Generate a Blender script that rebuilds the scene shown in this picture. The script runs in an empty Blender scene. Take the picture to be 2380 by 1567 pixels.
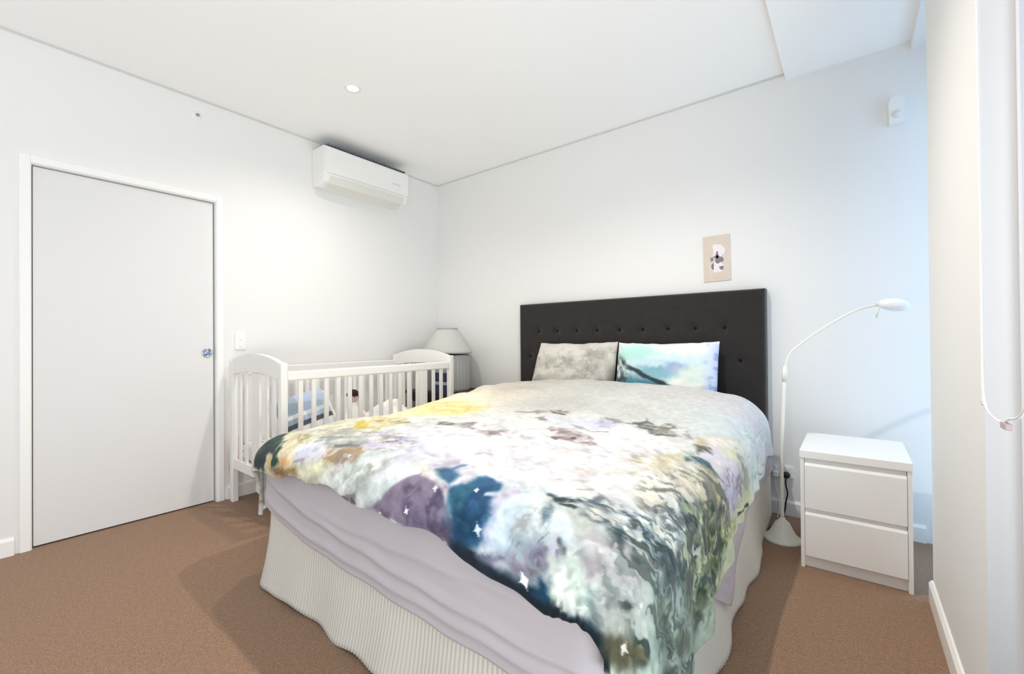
# Bedroom with a large bed under a painted duvet, a white cot, a bedside chest and a floor lamp.
import bpy, bmesh, math, random
import numpy as np
from mathutils import Vector, Matrix

C = bpy.context.scene.collection
sc = bpy.context.scene

# ------------------------------------------------------------------ camera, world, light, exposure
cam_data = bpy.data.cameras.new('camera')
cam_data.sensor_fit = 'HORIZONTAL'
cam_data.sensor_width = 36.0
cam_data.lens = 36.0 * 1016.43 / 2380.0
cam_data.clip_start = 0.02
cam = bpy.data.objects.new('camera', cam_data)
C.objects.link(cam)
CF = Vector((-0.61273488, 0.79026629, 0.00592888))
CR = Vector((0.79022568, 0.61276352, -0.0080147))
CU = Vector((0.00996675, 0.00022573, 0.9999503))
EYE = 1.081
cam.matrix_world = Matrix(((CR.x, CU.x, -CF.x, 0), (CR.y, CU.y, -CF.y, 0), (CR.z, CU.z, -CF.z, EYE), (0, 0, 0, 1)))
sc.camera = cam

sc.view_settings.view_transform = 'Standard'
sc.view_settings.look = 'None'
sc.view_settings.gamma = 1.0
sc.view_settings.use_curve_mapping = False
sc.view_settings.exposure = 0.02
sc.cycles.max_bounces = 14
sc.cycles.diffuse_bounces = 9
sc.cycles.transparent_max_bounces = 12
sc.cycles.caustics_reflective = False
sc.cycles.caustics_refractive = False

world = bpy.data.worlds.new('daylight')
sc.world = world
world.use_nodes = True
bg = world.node_tree.nodes['Background']
bg.inputs['Color'].default_value = (0.55, 0.74, 1.0, 1)
bg.inputs['Strength'].default_value = 0.46


def area_light(name, loc, rot, sx, sy, power, color):
    d = bpy.data.lights.new(name, 'AREA')
    d.shape = 'RECTANGLE'
    d.size, d.size_y, d.energy, d.color = sx, sy, power, color
    o = bpy.data.objects.new(name, d)
    o.location, o.rotation_euler = loc, rot
    C.objects.link(o)
    return o


# sky light at the recess window, and unseen fill panels added outside the glazing
DAY = (0.80, 0.89, 1.0)
area_light('ceiling_fill_side', (0.80, -0.75, 0.60), (0, math.radians(136), 0), 1.2, 2.6, 104, (1.0, 0.985, 0.97))  # added panel, tilted up to brighten the ceiling
area_light('reveal_fill', (0.74, 0.10, 1.45), (math.radians(90), 0, math.radians(14)), 0.45, 2.3, 3.2, (0.55, 0.76, 1.0))  # added panel aimed along the glass to brighten the pier reveal
area_light('daylight_recess', (0.60, 2.80, 1.25), (0, math.pi / 2, 0), 2.3, 0.55, 8.5, (0.56, 0.77, 1.0))
area_light('ceiling_fill_rear', (-1.6, -2.75, 0.55), (math.radians(142), 0, 0), 3.2, 1.1, 25, (1.0, 0.985, 0.97))  # unseen panel behind the camera, added to lift the ceiling


def spot(name, loc, power, color=(1.0, 0.92, 0.83), size=150, blend=0.9, radius=0.022):
    d = bpy.data.lights.new(name, 'SPOT')
    d.energy, d.color = power, color
    d.spot_size, d.spot_blend, d.shadow_soft_size = math.radians(size), blend, radius
    o = bpy.data.objects.new(name, d)
    o.location = loc
    C.objects.link(o)
    return o


ZC = 2.694                                  # ceiling height
XL, YB, XR = -3.401, 3.135, 0.254           # left wall, headboard wall, window wall
YR = -2.35                                  # rear wall
spot('downlight_lamp', (-2.497, 1.583, ZC - 0.012), 50)
spot('downlight_lamp', (-0.88, 1.583, ZC - 0.012), 96)
spot('downlight_lamp', (-0.66, 0.20, ZC - 0.012), 8)


# ------------------------------------------------------------------ helpers
def s2l(c):
    """an 8-bit sRGB triple -> linear rgba"""
    r = []
    for v in c[:3]:
        v = v / 255.0
        r.append(v / 12.92 if v <= 0.04045 else ((v + 0.055) / 1.055) ** 2.4)
    return (r[0], r[1], r[2], 1.0)


def mat(name, color, rough=0.6, spec=0.3, metal=0.0, noise=None, bump=None, sheen=0.0, emit=None):
    """procedural material: base colour with optional (scale, amount) colour mottling and (scale, strength, distance) bump"""
    m = bpy.data.materials.new(name)
    m.use_nodes = True
    nt = m.node_tree
    b = nt.nodes['Principled BSDF']
    col = s2l(color)
    b.inputs['Base Color'].default_value = col
    b.inputs['Roughness'].default_value = rough
    b.inputs['Specular IOR Level'].default_value = spec
    b.inputs['Metallic'].default_value = metal
    b.inputs['Sheen Weight'].default_value = sheen
    tc = nt.nodes.new('ShaderNodeTexCoord')
    if noise:
        n = nt.nodes.new('ShaderNodeTexNoise')
        n.inputs['Scale'].default_value = noise[0]
        n.inputs['Detail'].default_value = 6
        nt.links.new(tc.outputs['Object'], n.inputs['Vector'])
        r = nt.nodes.new('ShaderNodeValToRGB')
        k = noise[1]
        r.color_ramp.elements[0].position = 0.3
        r.color_ramp.elements[1].position = 0.7
        r.color_ramp.elements[0].color = tuple(max(0, c * (1 - k)) for c in col[:3]) + (1,)
        r.color_ramp.elements[1].color = tuple(min(1, c * (1 + k)) for c in col[:3]) + (1,)
        nt.links.new(n.outputs['Fac'], r.inputs['Fac'])
        nt.links.new(r.outputs['Color'], b.inputs['Base Color'])
    if bump:
        n2 = nt.nodes.new('ShaderNodeTexNoise')
        n2.inputs['Scale'].default_value = bump[0]
        n2.inputs['Detail'].default_value = 5
        nt.links.new(tc.outputs['Object'], n2.inputs['Vector'])
        bp = nt.nodes.new('ShaderNodeBump')
        bp.inputs['Strength'].default_value = bump[1]
        bp.inputs['Distance'].default_value = bump[2]
        nt.links.new(n2.outputs['Fac'], bp.inputs['Height'])
        nt.links.new(bp.outputs['Normal'], b.inputs['Normal'])
    if emit:
        b.inputs['Emission Color'].default_value = s2l(emit[0])
        b.inputs['Emission Strength'].default_value = emit[1]
    return m


def print_mat(name, rough=0.85, bump=(220, 0.15, 0.001)):
    """cloth printed with the pattern stored in the mesh's colour attribute"""
    m = mat(name, (200, 200, 200), rough, 0.12, bump=bump, sheen=0.15)
    nt = m.node_tree
    a = nt.nodes.new('ShaderNodeVertexColor')
    a.layer_name = 'print'
    nt.links.new(a.outputs['Color'], nt.nodes['Principled BSDF'].inputs['Base Color'])
    return m


def link(name, me, m, parent=None, smooth=False):
    o = bpy.data.objects.new(name, me)
    C.objects.link(o)
    if m is not None and len(me.materials) == 0:
        me.materials.append(m)
    if smooth:
        me.polygons.foreach_set('use_smooth', [True] * len(me.polygons))
    if parent is not None:
        o.parent = parent
    return o


def obj(name, bm, m, parent=None, smooth=False):
    me = bpy.data.meshes.new(name)
    bmesh.ops.recalc_face_normals(bm, faces=bm.faces)
    bm.to_mesh(me)
    bm.free()
    return link(name, me, m, parent, smooth)


def tag(o, label, cat, group=None, kind=None):
    if label: o['label'] = label
    if cat: o['category'] = cat
    if group: o['group'] = group
    if kind: o['kind'] = kind
    return o


def struct(o, label, cat):
    return tag(o, label, cat, kind='structure')


def thing(name, label, cat, loc=(0, 0, 0), group=None):
    o = bpy.data.objects.new(name, None)
    C.objects.link(o)
    o.location = loc
    o.empty_display_size = 0.1
    return tag(o, label, cat, group)


def NB():
    return bmesh.new()


def box(bm, x0, x1, y0, y1, z0, z1, bev=0.0, seg=2):
    r = bmesh.ops.create_cube(bm, size=1.0)
    vs = r['verts']
    for v in vs:
        v.co = Vector(((x0 + x1) / 2 + v.co.x * (x1 - x0), (y0 + y1) / 2 + v.co.y * (y1 - y0), (z0 + z1) / 2 + v.co.z * (z1 - z0)))
    if bev > 0:
        es = list({e for v in vs for e in v.link_edges})
        bmesh.ops.bevel(bm, geom=es, offset=bev, segments=seg, affect='EDGES', profile=0.5)
    return bm


def lathe(bm, prof, center=(0, 0, 0), seg=40, axis='z'):
    """revolve [(radius, height)...]; closes the ends when the radius is zero"""
    rings = []
    for r, h in prof:
        ring = []
        n = 1 if r < 1e-6 else seg
        for i in range(n):
            a = 2 * math.pi * i / seg
            p = (r * math.cos(a), r * math.sin(a), h)
            if axis == 'x': p = (h, p[0], p[1])
            if axis == 'y': p = (p[0], h, p[1])
            ring.append(bm.verts.new(Vector(p) + Vector(center)))
        rings.append(ring)
    for a, b in zip(rings, rings[1:]):
        for i in range(seg):
            j = (i + 1) % seg
            q = [a[i % len(a)], a[j % len(a)], b[j % len(b)], b[i % len(b)]]
            u = []
            for v in q:
                if v not in u: u.append(v)
            if len(u) >= 3:
                bm.faces.new(u)
    return bm


def smooth_path(pts, n=8):
    """Catmull-Rom through the points"""
    P = [Vector(p) for p in pts]
    P = [2 * P[0] - P[1]] + P + [2 * P[-1] - P[-2]]
    out = []
    for i in range(1, len(P) - 2):
        for k in range(n):
            t = k / n
            a, b, c, d = P[i - 1], P[i], P[i + 1], P[i + 2]
            out.append(0.5 * ((2 * b) + (c - a) * t + (2 * a - 5 * b + 4 * c - d) * t * t + (3 * b - a - 3 * c + d) * t ** 3))
    out.append(P[-2])
    return out


def tube(bm, path, r, seg=12, radii=None):
    path = [Vector(p) for p in path]
    n = len(path)
    up = Vector((0.13, 0.27, 0.95))
    rings = []
    for i, p in enumerate(path):
        t = (path[min(i + 1, n - 1)] - path[max(i - 1, 0)]).normalized()
        a = t.cross(up)
        if a.length < 1e-3: a = t.cross(Vector((1, 0, 0)))
        a.normalize()
        b = a.cross(t).normalized()
        up = b
        rr = radii[i] if radii else r
        rings.append([bm.verts.new(p + a * rr * math.cos(2 * math.pi * k / seg) + b * rr * math.sin(2 * math.pi * k / seg)) for k in range(seg)])
    for q, s in zip(rings, rings[1:]):
        for k in range(seg):
            bm.faces.new((q[k], q[(k + 1) % seg], s[(k + 1) % seg], s[k]))
    bm.faces.new(rings[0][::-1])
    bm.faces.new(rings[-1])
    return bm


def prism(bm, outline, axis, d0, d1):
    """extrude a closed 2-D outline along an axis between d0 and d1"""
    def P(a, b, d):
        return {'x': (d, a, b), 'y': (a, d, b), 'z': (a, b, d)}[axis]
    f = [bm.verts.new(P(a, b, d0)) for a, b in outline]
    g = [bm.verts.new(P(a, b, d1)) for a, b in outline]
    n = len(f)
    for i in range(n):
        bm.faces.new((f[i], f[(i + 1) % n], g[(i + 1) % n], g[i]))
    bm.faces.new(f[::-1])
    bm.faces.new(g)
    return bm


def grid_mesh(name, V, nu, nv, colors=None, closed_u=False):
    """mesh from an array of nv x nu points; optional linear colours -> attribute 'print'"""
    me = bpy.data.meshes.new(name)
    V = np.asarray(V, dtype=np.float32).reshape(-1, 3)
    i, j = np.meshgrid(np.arange(nu if closed_u else nu - 1), np.arange(nv - 1))
    i, j = i.ravel(), j.ravel()
    i2 = (i + 1) % nu
    F = np.stack([j * nu + i, j * nu + i2, (j + 1) * nu + i2, (j + 1) * nu + i], 1)
    me.from_pydata(V.tolist(), [], F.tolist())
    if colors is not None:
        a = me.color_attributes.new('print', 'FLOAT_COLOR', 'POINT')
        c = np.ones((len(V), 4), dtype=np.float32)
        c[:, :3] = colors.reshape(-1, 3)
        a.data.foreach_set('color', c.ravel())
    me.polygons.foreach_set('use_smooth', [True] * len(me.polygons))
    return me


# value noise on numpy arrays, for folds and painted cloth
def vnoise(x, y, seed=0):
    def h(i, j):
        n = (i.astype(np.int64) * 374761393 + j.astype(np.int64) * 668265263 + seed * 974634777) & 0xFFFFFFFF
        n = ((n ^ (n >> 13)) * 1274126177) & 0xFFFFFFFF
        return ((n ^ (n >> 16)) & 0xFFFF) / 65535.0
    xi, yi = np.floor(x), np.floor(y)
    fx, fy = x - xi, y - yi
    fx = fx * fx * (3 - 2 * fx)
    fy = fy * fy * (3 - 2 * fy)
    a, b, c, d = h(xi, yi), h(xi + 1, yi), h(xi, yi + 1), h(xi + 1, yi + 1)
    return (a * (1 - fx) + b * fx) * (1 - fy) + (c * (1 - fx) + d * fx) * fy


def fbm(x, y, seed=0, octv=4):
    s, a, t = 0, 1.0, 0
    for k in range(octv):
        s = s + a * vnoise(x * 2 ** k, y * 2 ** k, seed + k * 17)
        t += a
        a *= 0.5
    return s / t * 2 - 1


def sstep(a, b, x):
    t = np.clip((x - a) / (b - a), 0, 1)
    return t * t * (3 - 2 * t)

# ------------------------------------------------------------------ room shell
M_wall = mat('wall_paint', (236, 235, 233), 0.75, 0.2, bump=(60, 0.04, 0.002))
M_ceil = mat('ceiling_paint', (249, 249, 248), 0.85, 0.15)
M_trim = mat('gloss_trim_paint', (246, 245, 242), 0.4, 0.4)
M_door = mat('door_paint', (228, 227, 226), 0.5, 0.35)
M_white = mat('white_plastic', (240, 240, 237), 0.35, 0.45)
M_dark = mat('dark_gap', (52, 52, 54), 0.7)
M_chrome = mat('satin_chrome', (190, 196, 205), 0.22, 0.5, metal=1.0)
M_lacq = mat('white_lacquer', (244, 243, 241), 0.3, 0.45)


def carpet_mat():
    m = mat('brown_carpet', (154, 123, 98), 0.95, 0.05, noise=(55, 0.10), sheen=0.2)
    nt = m.node_tree
    tc = nt.nodes['Texture Coordinate']
    n = nt.nodes.new('ShaderNodeTexNoise')
    n.inputs['Scale'].default_value = 170
    n.inputs['Detail'].default_value = 3
    nt.links.new(tc.outputs['Object'], n.inputs['Vector'])
    b = nt.nodes.new('ShaderNodeBump')
    b.inputs['Strength'].default_value = 0.5
    b.inputs['Distance'].default_value = 0.006
    nt.links.new(n.outputs['Fac'], b.inputs['Height'])
    bs = nt.nodes['Principled BSDF']
    nt.links.new(b.outputs['Normal'], bs.inputs['Normal'])
    # fine tuft-to-tuft colour variation over the broad mottling
    src = bs.inputs['Base Color'].links[0].from_socket
    mx = nt.nodes.new('ShaderNodeMix')
    mx.data_type = 'RGBA'
    mx.blend_type = 'MULTIPLY'
    mx.inputs['Factor'].default_value = 1.0
    rp = nt.nodes.new('ShaderNodeValToRGB')
    rp.color_ramp.elements[0].position, rp.color_ramp.elements[1].position = 0.32, 0.66
    rp.color_ramp.elements[0].color = (0.66, 0.64, 0.62, 1)
    rp.color_ramp.elements[1].color = (1.12, 1.12, 1.12, 1)
    nt.links.new(n.outputs['Fac'], rp.inputs['Fac'])
    nt.links.new(src, mx.inputs['A'])
    nt.links.new(rp.outputs['Color'], mx.inputs['B'])
    nt.links.new(mx.outputs['Result'], bs.inputs['Base Color'])
    return m


M_carpet = carpet_mat()

XO = 0.56                      # outer face of the window wall
struct(obj('floor', box(NB(), XL - 0.1, XO, YR - 0.1, YB + 0.1, -0.10, 0.0), M_carpet), 'brown loop pile carpet over the whole bedroom floor', 'floor')
struct(obj('ceiling', box(NB(), XL - 0.1, XO, YR - 0.1, YB + 0.1, ZC, ZC + 0.1), M_ceil), 'flat white plasterboard ceiling of the bedroom', 'ceiling')
struct(obj('ceiling_bulkhead', box(NB(), -0.300, XR + 0.012, YR, YB, ZC - 0.042, ZC), M_ceil), 'shallow white dropped ceiling strip along the window wall', 'ceiling')

# left wall with the doorway cut out
DY0, DY1, DZ = 0.257, 1.124, 2.040
b = NB()
box(b, XL - 0.1, XL, YR - 0.1, DY0, 0, ZC)
box(b, XL - 0.1, XL, DY1, YB + 0.1, 0, ZC)
box(b, XL - 0.1, XL, DY0, DY1, DZ, ZC)
struct(obj('wall_left', b, M_wall), 'white wall holding the door and the air conditioner', 'wall')
struct(obj('wall_back', box(NB(), XL, XO, YB, YB + 0.1, 0, ZC), M_wall), 'white wall behind the dark headboard', 'wall')
b = NB()
box(b, XR, XO, 1.535, 2.452, 0, ZC)                       # pier between the two windows
box(b, XR, XO, YR - 0.1, -2.05, 0, ZC)
box(b, XR + 0.012, XO, -2.05, 1.535, 2.50, ZC)            # window heads
box(b, XR + 0.012, XO, 2.452, YB, 2.60, ZC)
struct(obj('wall_right', b, M_wall), 'narrow white wall pier beside the windows at the right', 'wall')
b = NB()
box(b, XL, -3.25, YR - 0.1, YR, 0, ZC)
box(b, 0.05, XR, YR - 0.1, YR, 0, ZC)
box(b, -3.25, 0.05, YR - 0.1, YR, 2.45, ZC)
box(b, -3.25, 0.05, YR - 0.1, YR, 0, 0.12)
struct(obj('wall_rear', b, M_wall), 'white wall with wide glazing behind the photographer', 'wall')


def glass_mat():
    m = bpy.data.materials.new('window_glass')
    m.use_nodes = True
    nt = m.node_tree
    nt.nodes.remove(nt.nodes['Principled BSDF'])
    t = nt.nodes.new('ShaderNodeBsdfTransparent')
    t.inputs['Color'].default_value = (0.95, 0.97, 0.98, 1)
    g = nt.nodes.new('ShaderNodeBsdfGlossy')
    g.inputs['Roughness'].default_value = 0.02
    lw = nt.nodes.new('ShaderNodeLayerWeight')
    lw.inputs['Blend'].default_value = 0.5
    p = nt.nodes.new('ShaderNodeMath')
    p.operation = 'POWER'
    p.inputs[1].default_value = 5.0
    nt.links.new(lw.outputs['Facing'], p.inputs[0])
    f = nt.nodes.new('ShaderNodeMath')
    f.operation = 'MULTIPLY_ADD'
    f.inputs[1].default_value, f.inputs[2].default_value = 0.85, 0.03
    nt.links.new(p.outputs['Value'], f.inputs[0])
    mx = nt.nodes.new('ShaderNodeMixShader')
    nt.links.new(f.outputs['Value'], mx.inputs['Fac'])
    nt.links.new(t.outputs['BSDF'], mx.inputs[1])
    nt.links.new(g.outputs['BSDF'], mx.inputs[2])
    nt.links.new(mx.outputs['Shader'], nt.nodes['Material Output'].inputs['Surface'])
    return m


M_glass = glass_mat()
M_alu = mat('white_window_frame', (232, 234, 238), 0.35, 0.4)


def window_x(name, x0, x1, y0, y1, z0, z1, label, mull=1):
    w = thing(name, None, None, ((x0 + x1) / 2, (y0 + y1) / 2, z0))
    struct(w, label, 'window')
    lx, ly, lz = w.location
    f = 0.030
    b = NB()
    box(b, x0 - lx, x1 - lx, y0 - ly, y0 + f - ly, 0, z1 - lz)
    box(b, x0 - lx, x1 - lx, y1 - f - ly, y1 - ly, 0, z1 - lz)
    box(b, x0 - lx, x1 - lx, y0 + f - ly, y1 - f - ly, 0, f)
    box(b, x0 - lx, x1 - lx, y0 + f - ly, y1 - f - ly, z1 - f - lz, z1 - lz)
    for k in range(1, mull):
        y = y0 + (y1 - y0) * k / mull
        box(b, x0 - lx, x1 - lx, y - f / 2 - ly, y + f / 2 - ly, f, z1 - f - lz)
    obj('window_frame', b, M_alu, w)
    obj('pane', box(NB(), -0.004, 0.004, y0 + f - ly, y1 - f - ly, f, z1 - f - lz), M_glass, w)
    return w


window_x('window_1', 0.312, 0.352, -2.05, 1.535, 0.0, 2.50, 'full height white framed window at the right edge', 3)
window_x('window_2', 0.480, 0.535, 2.452, YB, 0.0, 2.60, 'narrow full height window between the pier and the back wall')
w = thing('window_3', None, None, (-1.6, YR - 0.05, 0.12))
struct(w, 'wide white framed window behind the photographer', 'window')
b = NB()
for x in (-1.65, -0.57, 0.51, 1.60):
    box(b, x - (0 if x < -1 else 0.05), x + (0.05 if x < -1 else 0), -0.03, 0.03, 0, 2.33)
box(b, -1.6, 1.55, -0.03, 0.03, 0, 0.05)
box(b, -1.6, 1.55, -0.03, 0.03, 2.28, 2.33)
obj('window_frame', b, M_alu, w)
obj('pane', box(NB(), -1.6, 1.55, -0.004, 0.004, 0.05, 2.28), M_glass, w)

# skirting boards
def skirting(bm, horizontal, a0, a1, wall, side):
    h, t = 0.088, 0.014
    prof = [(0, 0), (t, 0), (t, h - 0.012), (t - 0.008, h), (0, h)]
    if horizontal == 'y':
        prism(bm, [(wall + side * p, q) for p, q in prof], 'y', a0, a1)
    else:
        prism(bm, [(wall + side * p, q) for p, q in prof], 'x', a0, a1)
    return bm


b = NB()
skirting(b, 'y', YR, 0.207, XL, 1)
skirting(b, 'y', 1.175, YB, XL, 1)
struct(obj('baseboard_left', b, M_trim), 'white skirting board along the door wall', 'baseboard')
struct(obj('baseboard_back', skirting(NB(), 'x', XL + 0.014, 0.30, YB, -1), M_trim), 'white skirting board along the headboard wall', 'baseboard')
b = skirting(NB(), 'y', 1.535, 2.452, XR, -1)
struct(obj('baseboard_right', b, M_trim), 'white skirting board along the pier by the window', 'baseboard')

# shade where walls meet ceiling, put in as thin grey strips
b = NB()
box(b, XL, XL + 0.006, YR, YB, ZC - 0.010, ZC - 0.001)
struct(obj('shadow_strip_1', b, mat('shadow_line', (214, 213, 210), 0.8)), 'thin grey strip put in as a shadow line above the door wall', 'shadow_strip')
b = NB()
box(b, XL + 0.006, -0.300, YB - 0.006, YB, ZC - 0.010, ZC - 0.001)
struct(obj('shadow_strip_2', b, bpy.data.materials['shadow_line']), 'thin grey strip put in as a shadow line above the headboard wall', 'shadow_strip')

# door with casing
d = thing('door_1', None, None, (XL, (DY0 + DY1) / 2, 0))
struct(d, 'flush white sliding door in a plain white casing', 'door')
hy = (DY1 - DY0) / 2
b = NB()
cw = 0.032
for s in (-1, 1):
    box(b, -0.08, 0.004, min(s * (hy - 0.012), s * hy), max(s * (hy - 0.012), s * hy), 0, DZ)
    box(b, 0.0, 0.014, min(s * (hy - 0.008), s * (hy + cw)), max(s * (hy - 0.008), s * (hy + cw)), 0, DZ + cw, 0.003)
box(b, -0.08, 0.004, -hy + 0.012, hy - 0.012, DZ - 0.012, DZ)
box(b, 0.0, 0.014, -hy + 0.008, hy - 0.008, DZ - 0.008, DZ + cw, 0.003)
obj('door_frame', b, M_trim, d)
obj('door_leaf', box(NB(), -0.060, -0.020, -hy + 0.018, hy - 0.020, 0.008, DZ - 0.018, 0.002), M_door, d)
b = NB()
box(b, -0.085, -0.078, -hy - 0.002, hy + 0.002, 0, DZ)
obj('door_pocket', b, M_dark, d)
hb = NB()
lathe(hb, [(0.0, 0.001), (0.020, 0.001), (0.022, 0.004), (0.029, 0.006), (0.030, 0.003), (0.030, 0.0)], (0, 0, 0), 36, 'x')
h = obj('flush_pull', hb, M_chrome, d, True)
h.location = (-0.020, 1.068 - d.location.y, 1.009)
h['label'] = 'round chrome flush pull'
cb = lathe(NB(), [(0.0, 0.0035), (0.018, 0.0035), (0.0195, 0.001)], (0, 0, 0), 30, 'x')
obj('pull_cup', cb, mat('bluish_chrome', (150, 168, 205), 0.3, 0.5, metal=0.6), h, True)
# ------------------------------------------------------------------ fixtures on walls and ceiling
# split-system air conditioner high on the door wall
M_ac = mat('ac_plastic', (240, 240, 236), 0.35, 0.4)
ac = thing('air_conditioner', 'white wall mounted split air conditioner close under the ceiling', 'air conditioner', (XL, 2.19, 2.315))
L = 0.40
prof = [(0.0, 0.0), (0.10, -0.012), (0.165, 0.018), (0.192, 0.065), (0.200, 0.12), (0.200, 0.262), (0.190, 0.288), (0.165, 0.300), (0.0, 0.300)]
obj('casing', prism(NB(), prof, 'y', -L, L), M_ac, ac)
bv = ac.children[0].modifiers.new('soft_edges', 'BEVEL')
bv.width, bv.segments, bv.limit_method, bv.angle_limit = 0.010, 3, 'ANGLE', math.radians(40)
obj('front_panel', prism(NB(), [(0.2005, 0.080), (0.2065, 0.085), (0.2075, 0.275), (0.197, 0.287), (0.1965, 0.280), (0.2005, 0.262)], 'y', -L + 0.006, L - 0.006), M_ac, ac)
obj('outlet_flap', prism(NB(), [(0.112, -0.010), (0.168, 0.016), (0.194, 0.060), (0.200, 0.058), (0.174, 0.008), (0.114, -0.018)], 'y', -L + 0.05, L - 0.05), mat('ac_flap', (226, 224, 216), 0.4), ac)
b = NB()
box(b, 0.02, 0.185, -L + 0.02, L - 0.02, 0.301, 0.306)
for k in range(26):
    y = -L + 0.035 + k * (2 * L - 0.07) / 25
    box(b, 0.02, 0.188, y - 0.004, y + 0.004, 0.306, 0.312)
obj('intake_grille', b, mat('grille_grey', (96, 98, 102), 0.6), ac)
obj('display_strip', box(NB(), 0.2066, 0.2085, 0.22, 0.31, 0.150, 0.166), mat('display_grey', (222, 221, 228), 0.3), ac)

# recessed downlight
dl = thing('downlight', 'small round recessed ceiling downlight shining above the cot', 'ceiling light', (-2.497, 1.583, ZC))
obj('trim_ring', lathe(NB(), [(0.034, -0.001), (0.036, -0.004), (0.050, -0.003), (0.051, 0.0)], seg=40), M_white, dl, True)
obj('diffuser', lathe(NB(), [(0.0, -0.002), (0.033, -0.002), (0.034, 0.0)], seg=40), mat('lit_lamp_face', (255, 250, 240), 0.5, emit=((255, 247, 235), 9.0)), dl, True)

# fire sprinkler high on the door wall
sp = thing('wall_sprinkler', 'small white sidewall sprinkler with dark tip, high above the door', 'sprinkler', (XL, 1.006, 2.578))
obj('escutcheon', lathe(NB(), [(0.0, 0.012), (0.016, 0.012), (0.028, 0.006), (0.030, 0.0)], seg=30, axis='x'), M_white, sp, True)
b = NB()
lathe(b, [(0.0, 0.026), (0.006, 0.026), (0.007, 0.012)], seg=16, axis='x')
obj('nozzle', b, mat('sprinkler_bronze', (120, 118, 116), 0.4, metal=0.5), sp, True)
obj('deflector', box(NB(), 0.026, 0.028, -0.009, 0.009, -0.012, 0.003), mat('deflector_grey', (150, 148, 146), 0.5), sp)

# light switch beside the door
sw = thing('light_switch', 'white wall light switch between the door casing and the cot', 'switch', (XL, 1.262, 1.085))
obj('plate', box(NB(), 0.0005, 0.009, -0.036, 0.036, -0.058, 0.058, 0.003), M_white, sw)
for k in (-1, 1):
    obj('rocker', box(NB(), 0.009, 0.013, -0.011, 0.011, k * 0.022 - 0.014, k * 0.022 + 0.014, 0.002), M_trim, sw)

# motion sensor on the headboard wall near the window
ms = thing('motion_sensor', 'small white motion sensor high on the headboard wall near the window', 'sensor', (0.203, YB, 2.29))
obj('housing', prism(NB(), [(-0.030, -0.070), (0.030, -0.070), (0.032, 0.040), (0.022, 0.070), (-0.022, 0.070), (-0.032, 0.040)], 'y', -0.045, -0.001), M_white, ms)
obj('lens', lathe(NB(), [(0.0, -0.056), (0.012, -0.054), (0.020, -0.046)], (0, 0, -0.025), 24, 'y'), mat('sensor_lens', (226, 226, 224), 0.2), ms, True)

# double power outlet behind the floor lamp
ol = thing('power_outlet', 'white double power outlet low on the wall behind the floor lamp', 'outlet', (-0.345, YB, 0.262))
obj('plate', box(NB(), -0.062, 0.062, -0.010, -0.0005, -0.036, 0.036, 0.003), M_white, ol)
for k in (-1, 1):
    obj('rocker', box(NB(), k * 0.030 - 0.007, k * 0.030 + 0.007, -0.014, -0.010, 0.014, 0.028, 0.001), M_trim, ol)
M_black = mat('black_rubber', (26, 26, 28), 0.45)
lead2 = thing('power_plug', 'white plug with thin white cord in the left outlet socket', 'plug', (-0.374, YB, 0.250))
obj('plug', box(NB(), -0.014, 0.014, -0.045, -0.0145, -0.018, 0.014, 0.004), M_white, lead2)
pts = [(0, -0.035, -0.018), (0.0, -0.035, -0.08), (0.012, -0.03, -0.14), (0.020, -0.04, -0.20), (0.016, -0.10, -0.2465)]
obj('cable', tube(NB(), smooth_path(pts, 8), 0.0022, 8), M_white, lead2, True)

# small unframed print on the wall
pr_ = thing('picture', 'small beige print with a pale figure, pinned above the headboard', 'picture', (-0.700, YB, 1.610))
pr_.rotation_euler = (0, math.radians(-1.0), 0)
obj('card', box(NB(), -0.084, 0.084, -0.006, -0.001, -0.152, 0.152, 0.001), mat('beige_card', (219, 205, 191), 0.8, noise=(18, 0.03)), pr_)


def blob(bm, cx, cz, rx, rz, y, n=26, seed=0, wob=0.14):
    vs = []
    for k in range(n):
        a = 2 * math.pi * k / n
        w = 1 + wob * math.sin(3 * a + seed) + wob * 0.6 * math.sin(5 * a + seed * 2.3)
        vs.append((cx + rx * w * math.cos(a), cz + rz * w * math.sin(a)))
    return prism(bm, vs, 'y', y, y + 0.0004)


b = NB()
blob(b, 0.010, 0.045, 0.036, 0.052, -0.0066, seed=1)
blob(b, 0.006, -0.055, 0.032, 0.042, -0.0066, seed=3)
obj('white_figure', b, mat('ink_white', (236, 231, 232), 0.8), pr_)
b = NB()
blob(b, 0.014, -0.010, 0.026, 0.024, -0.0072, seed=2)
blob(b, -0.003, 0.010, 0.016, 0.010, -0.0072, seed=5)
blob(b, -0.030, -0.004, 0.010, 0.013, -0.0072, seed=1)
blob(b, 0.003, 0.028, 0.008, 0.018, -0.0072, seed=4)
blob(b, -0.026, -0.052, 0.008, 0.022, -0.0072, seed=5)
blob(b, 0.028, -0.066, 0.013, 0.013, -0.0072, seed=6)
obj('dark_figure', b, mat('ink_plum', (138, 126, 138), 0.8), pr_)

# white head rail of the blind at the recess window, ceiling hung
rb = thing('blind_head_rail', 'white blind head rail on the ceiling between pier and back wall', 'blind', (0.292, 2.79, ZC))
obj('rail', box(NB(), -0.020, 0.012, -0.33, 0.33, -0.072, -0.0005, 0.004), M_alu, rb)
obj('slot', box(NB(), 0.012, 0.020, -0.33, 0.33, -0.055, -0.0005), mat('slot_grey', (150, 152, 156), 0.6), rb)

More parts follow.
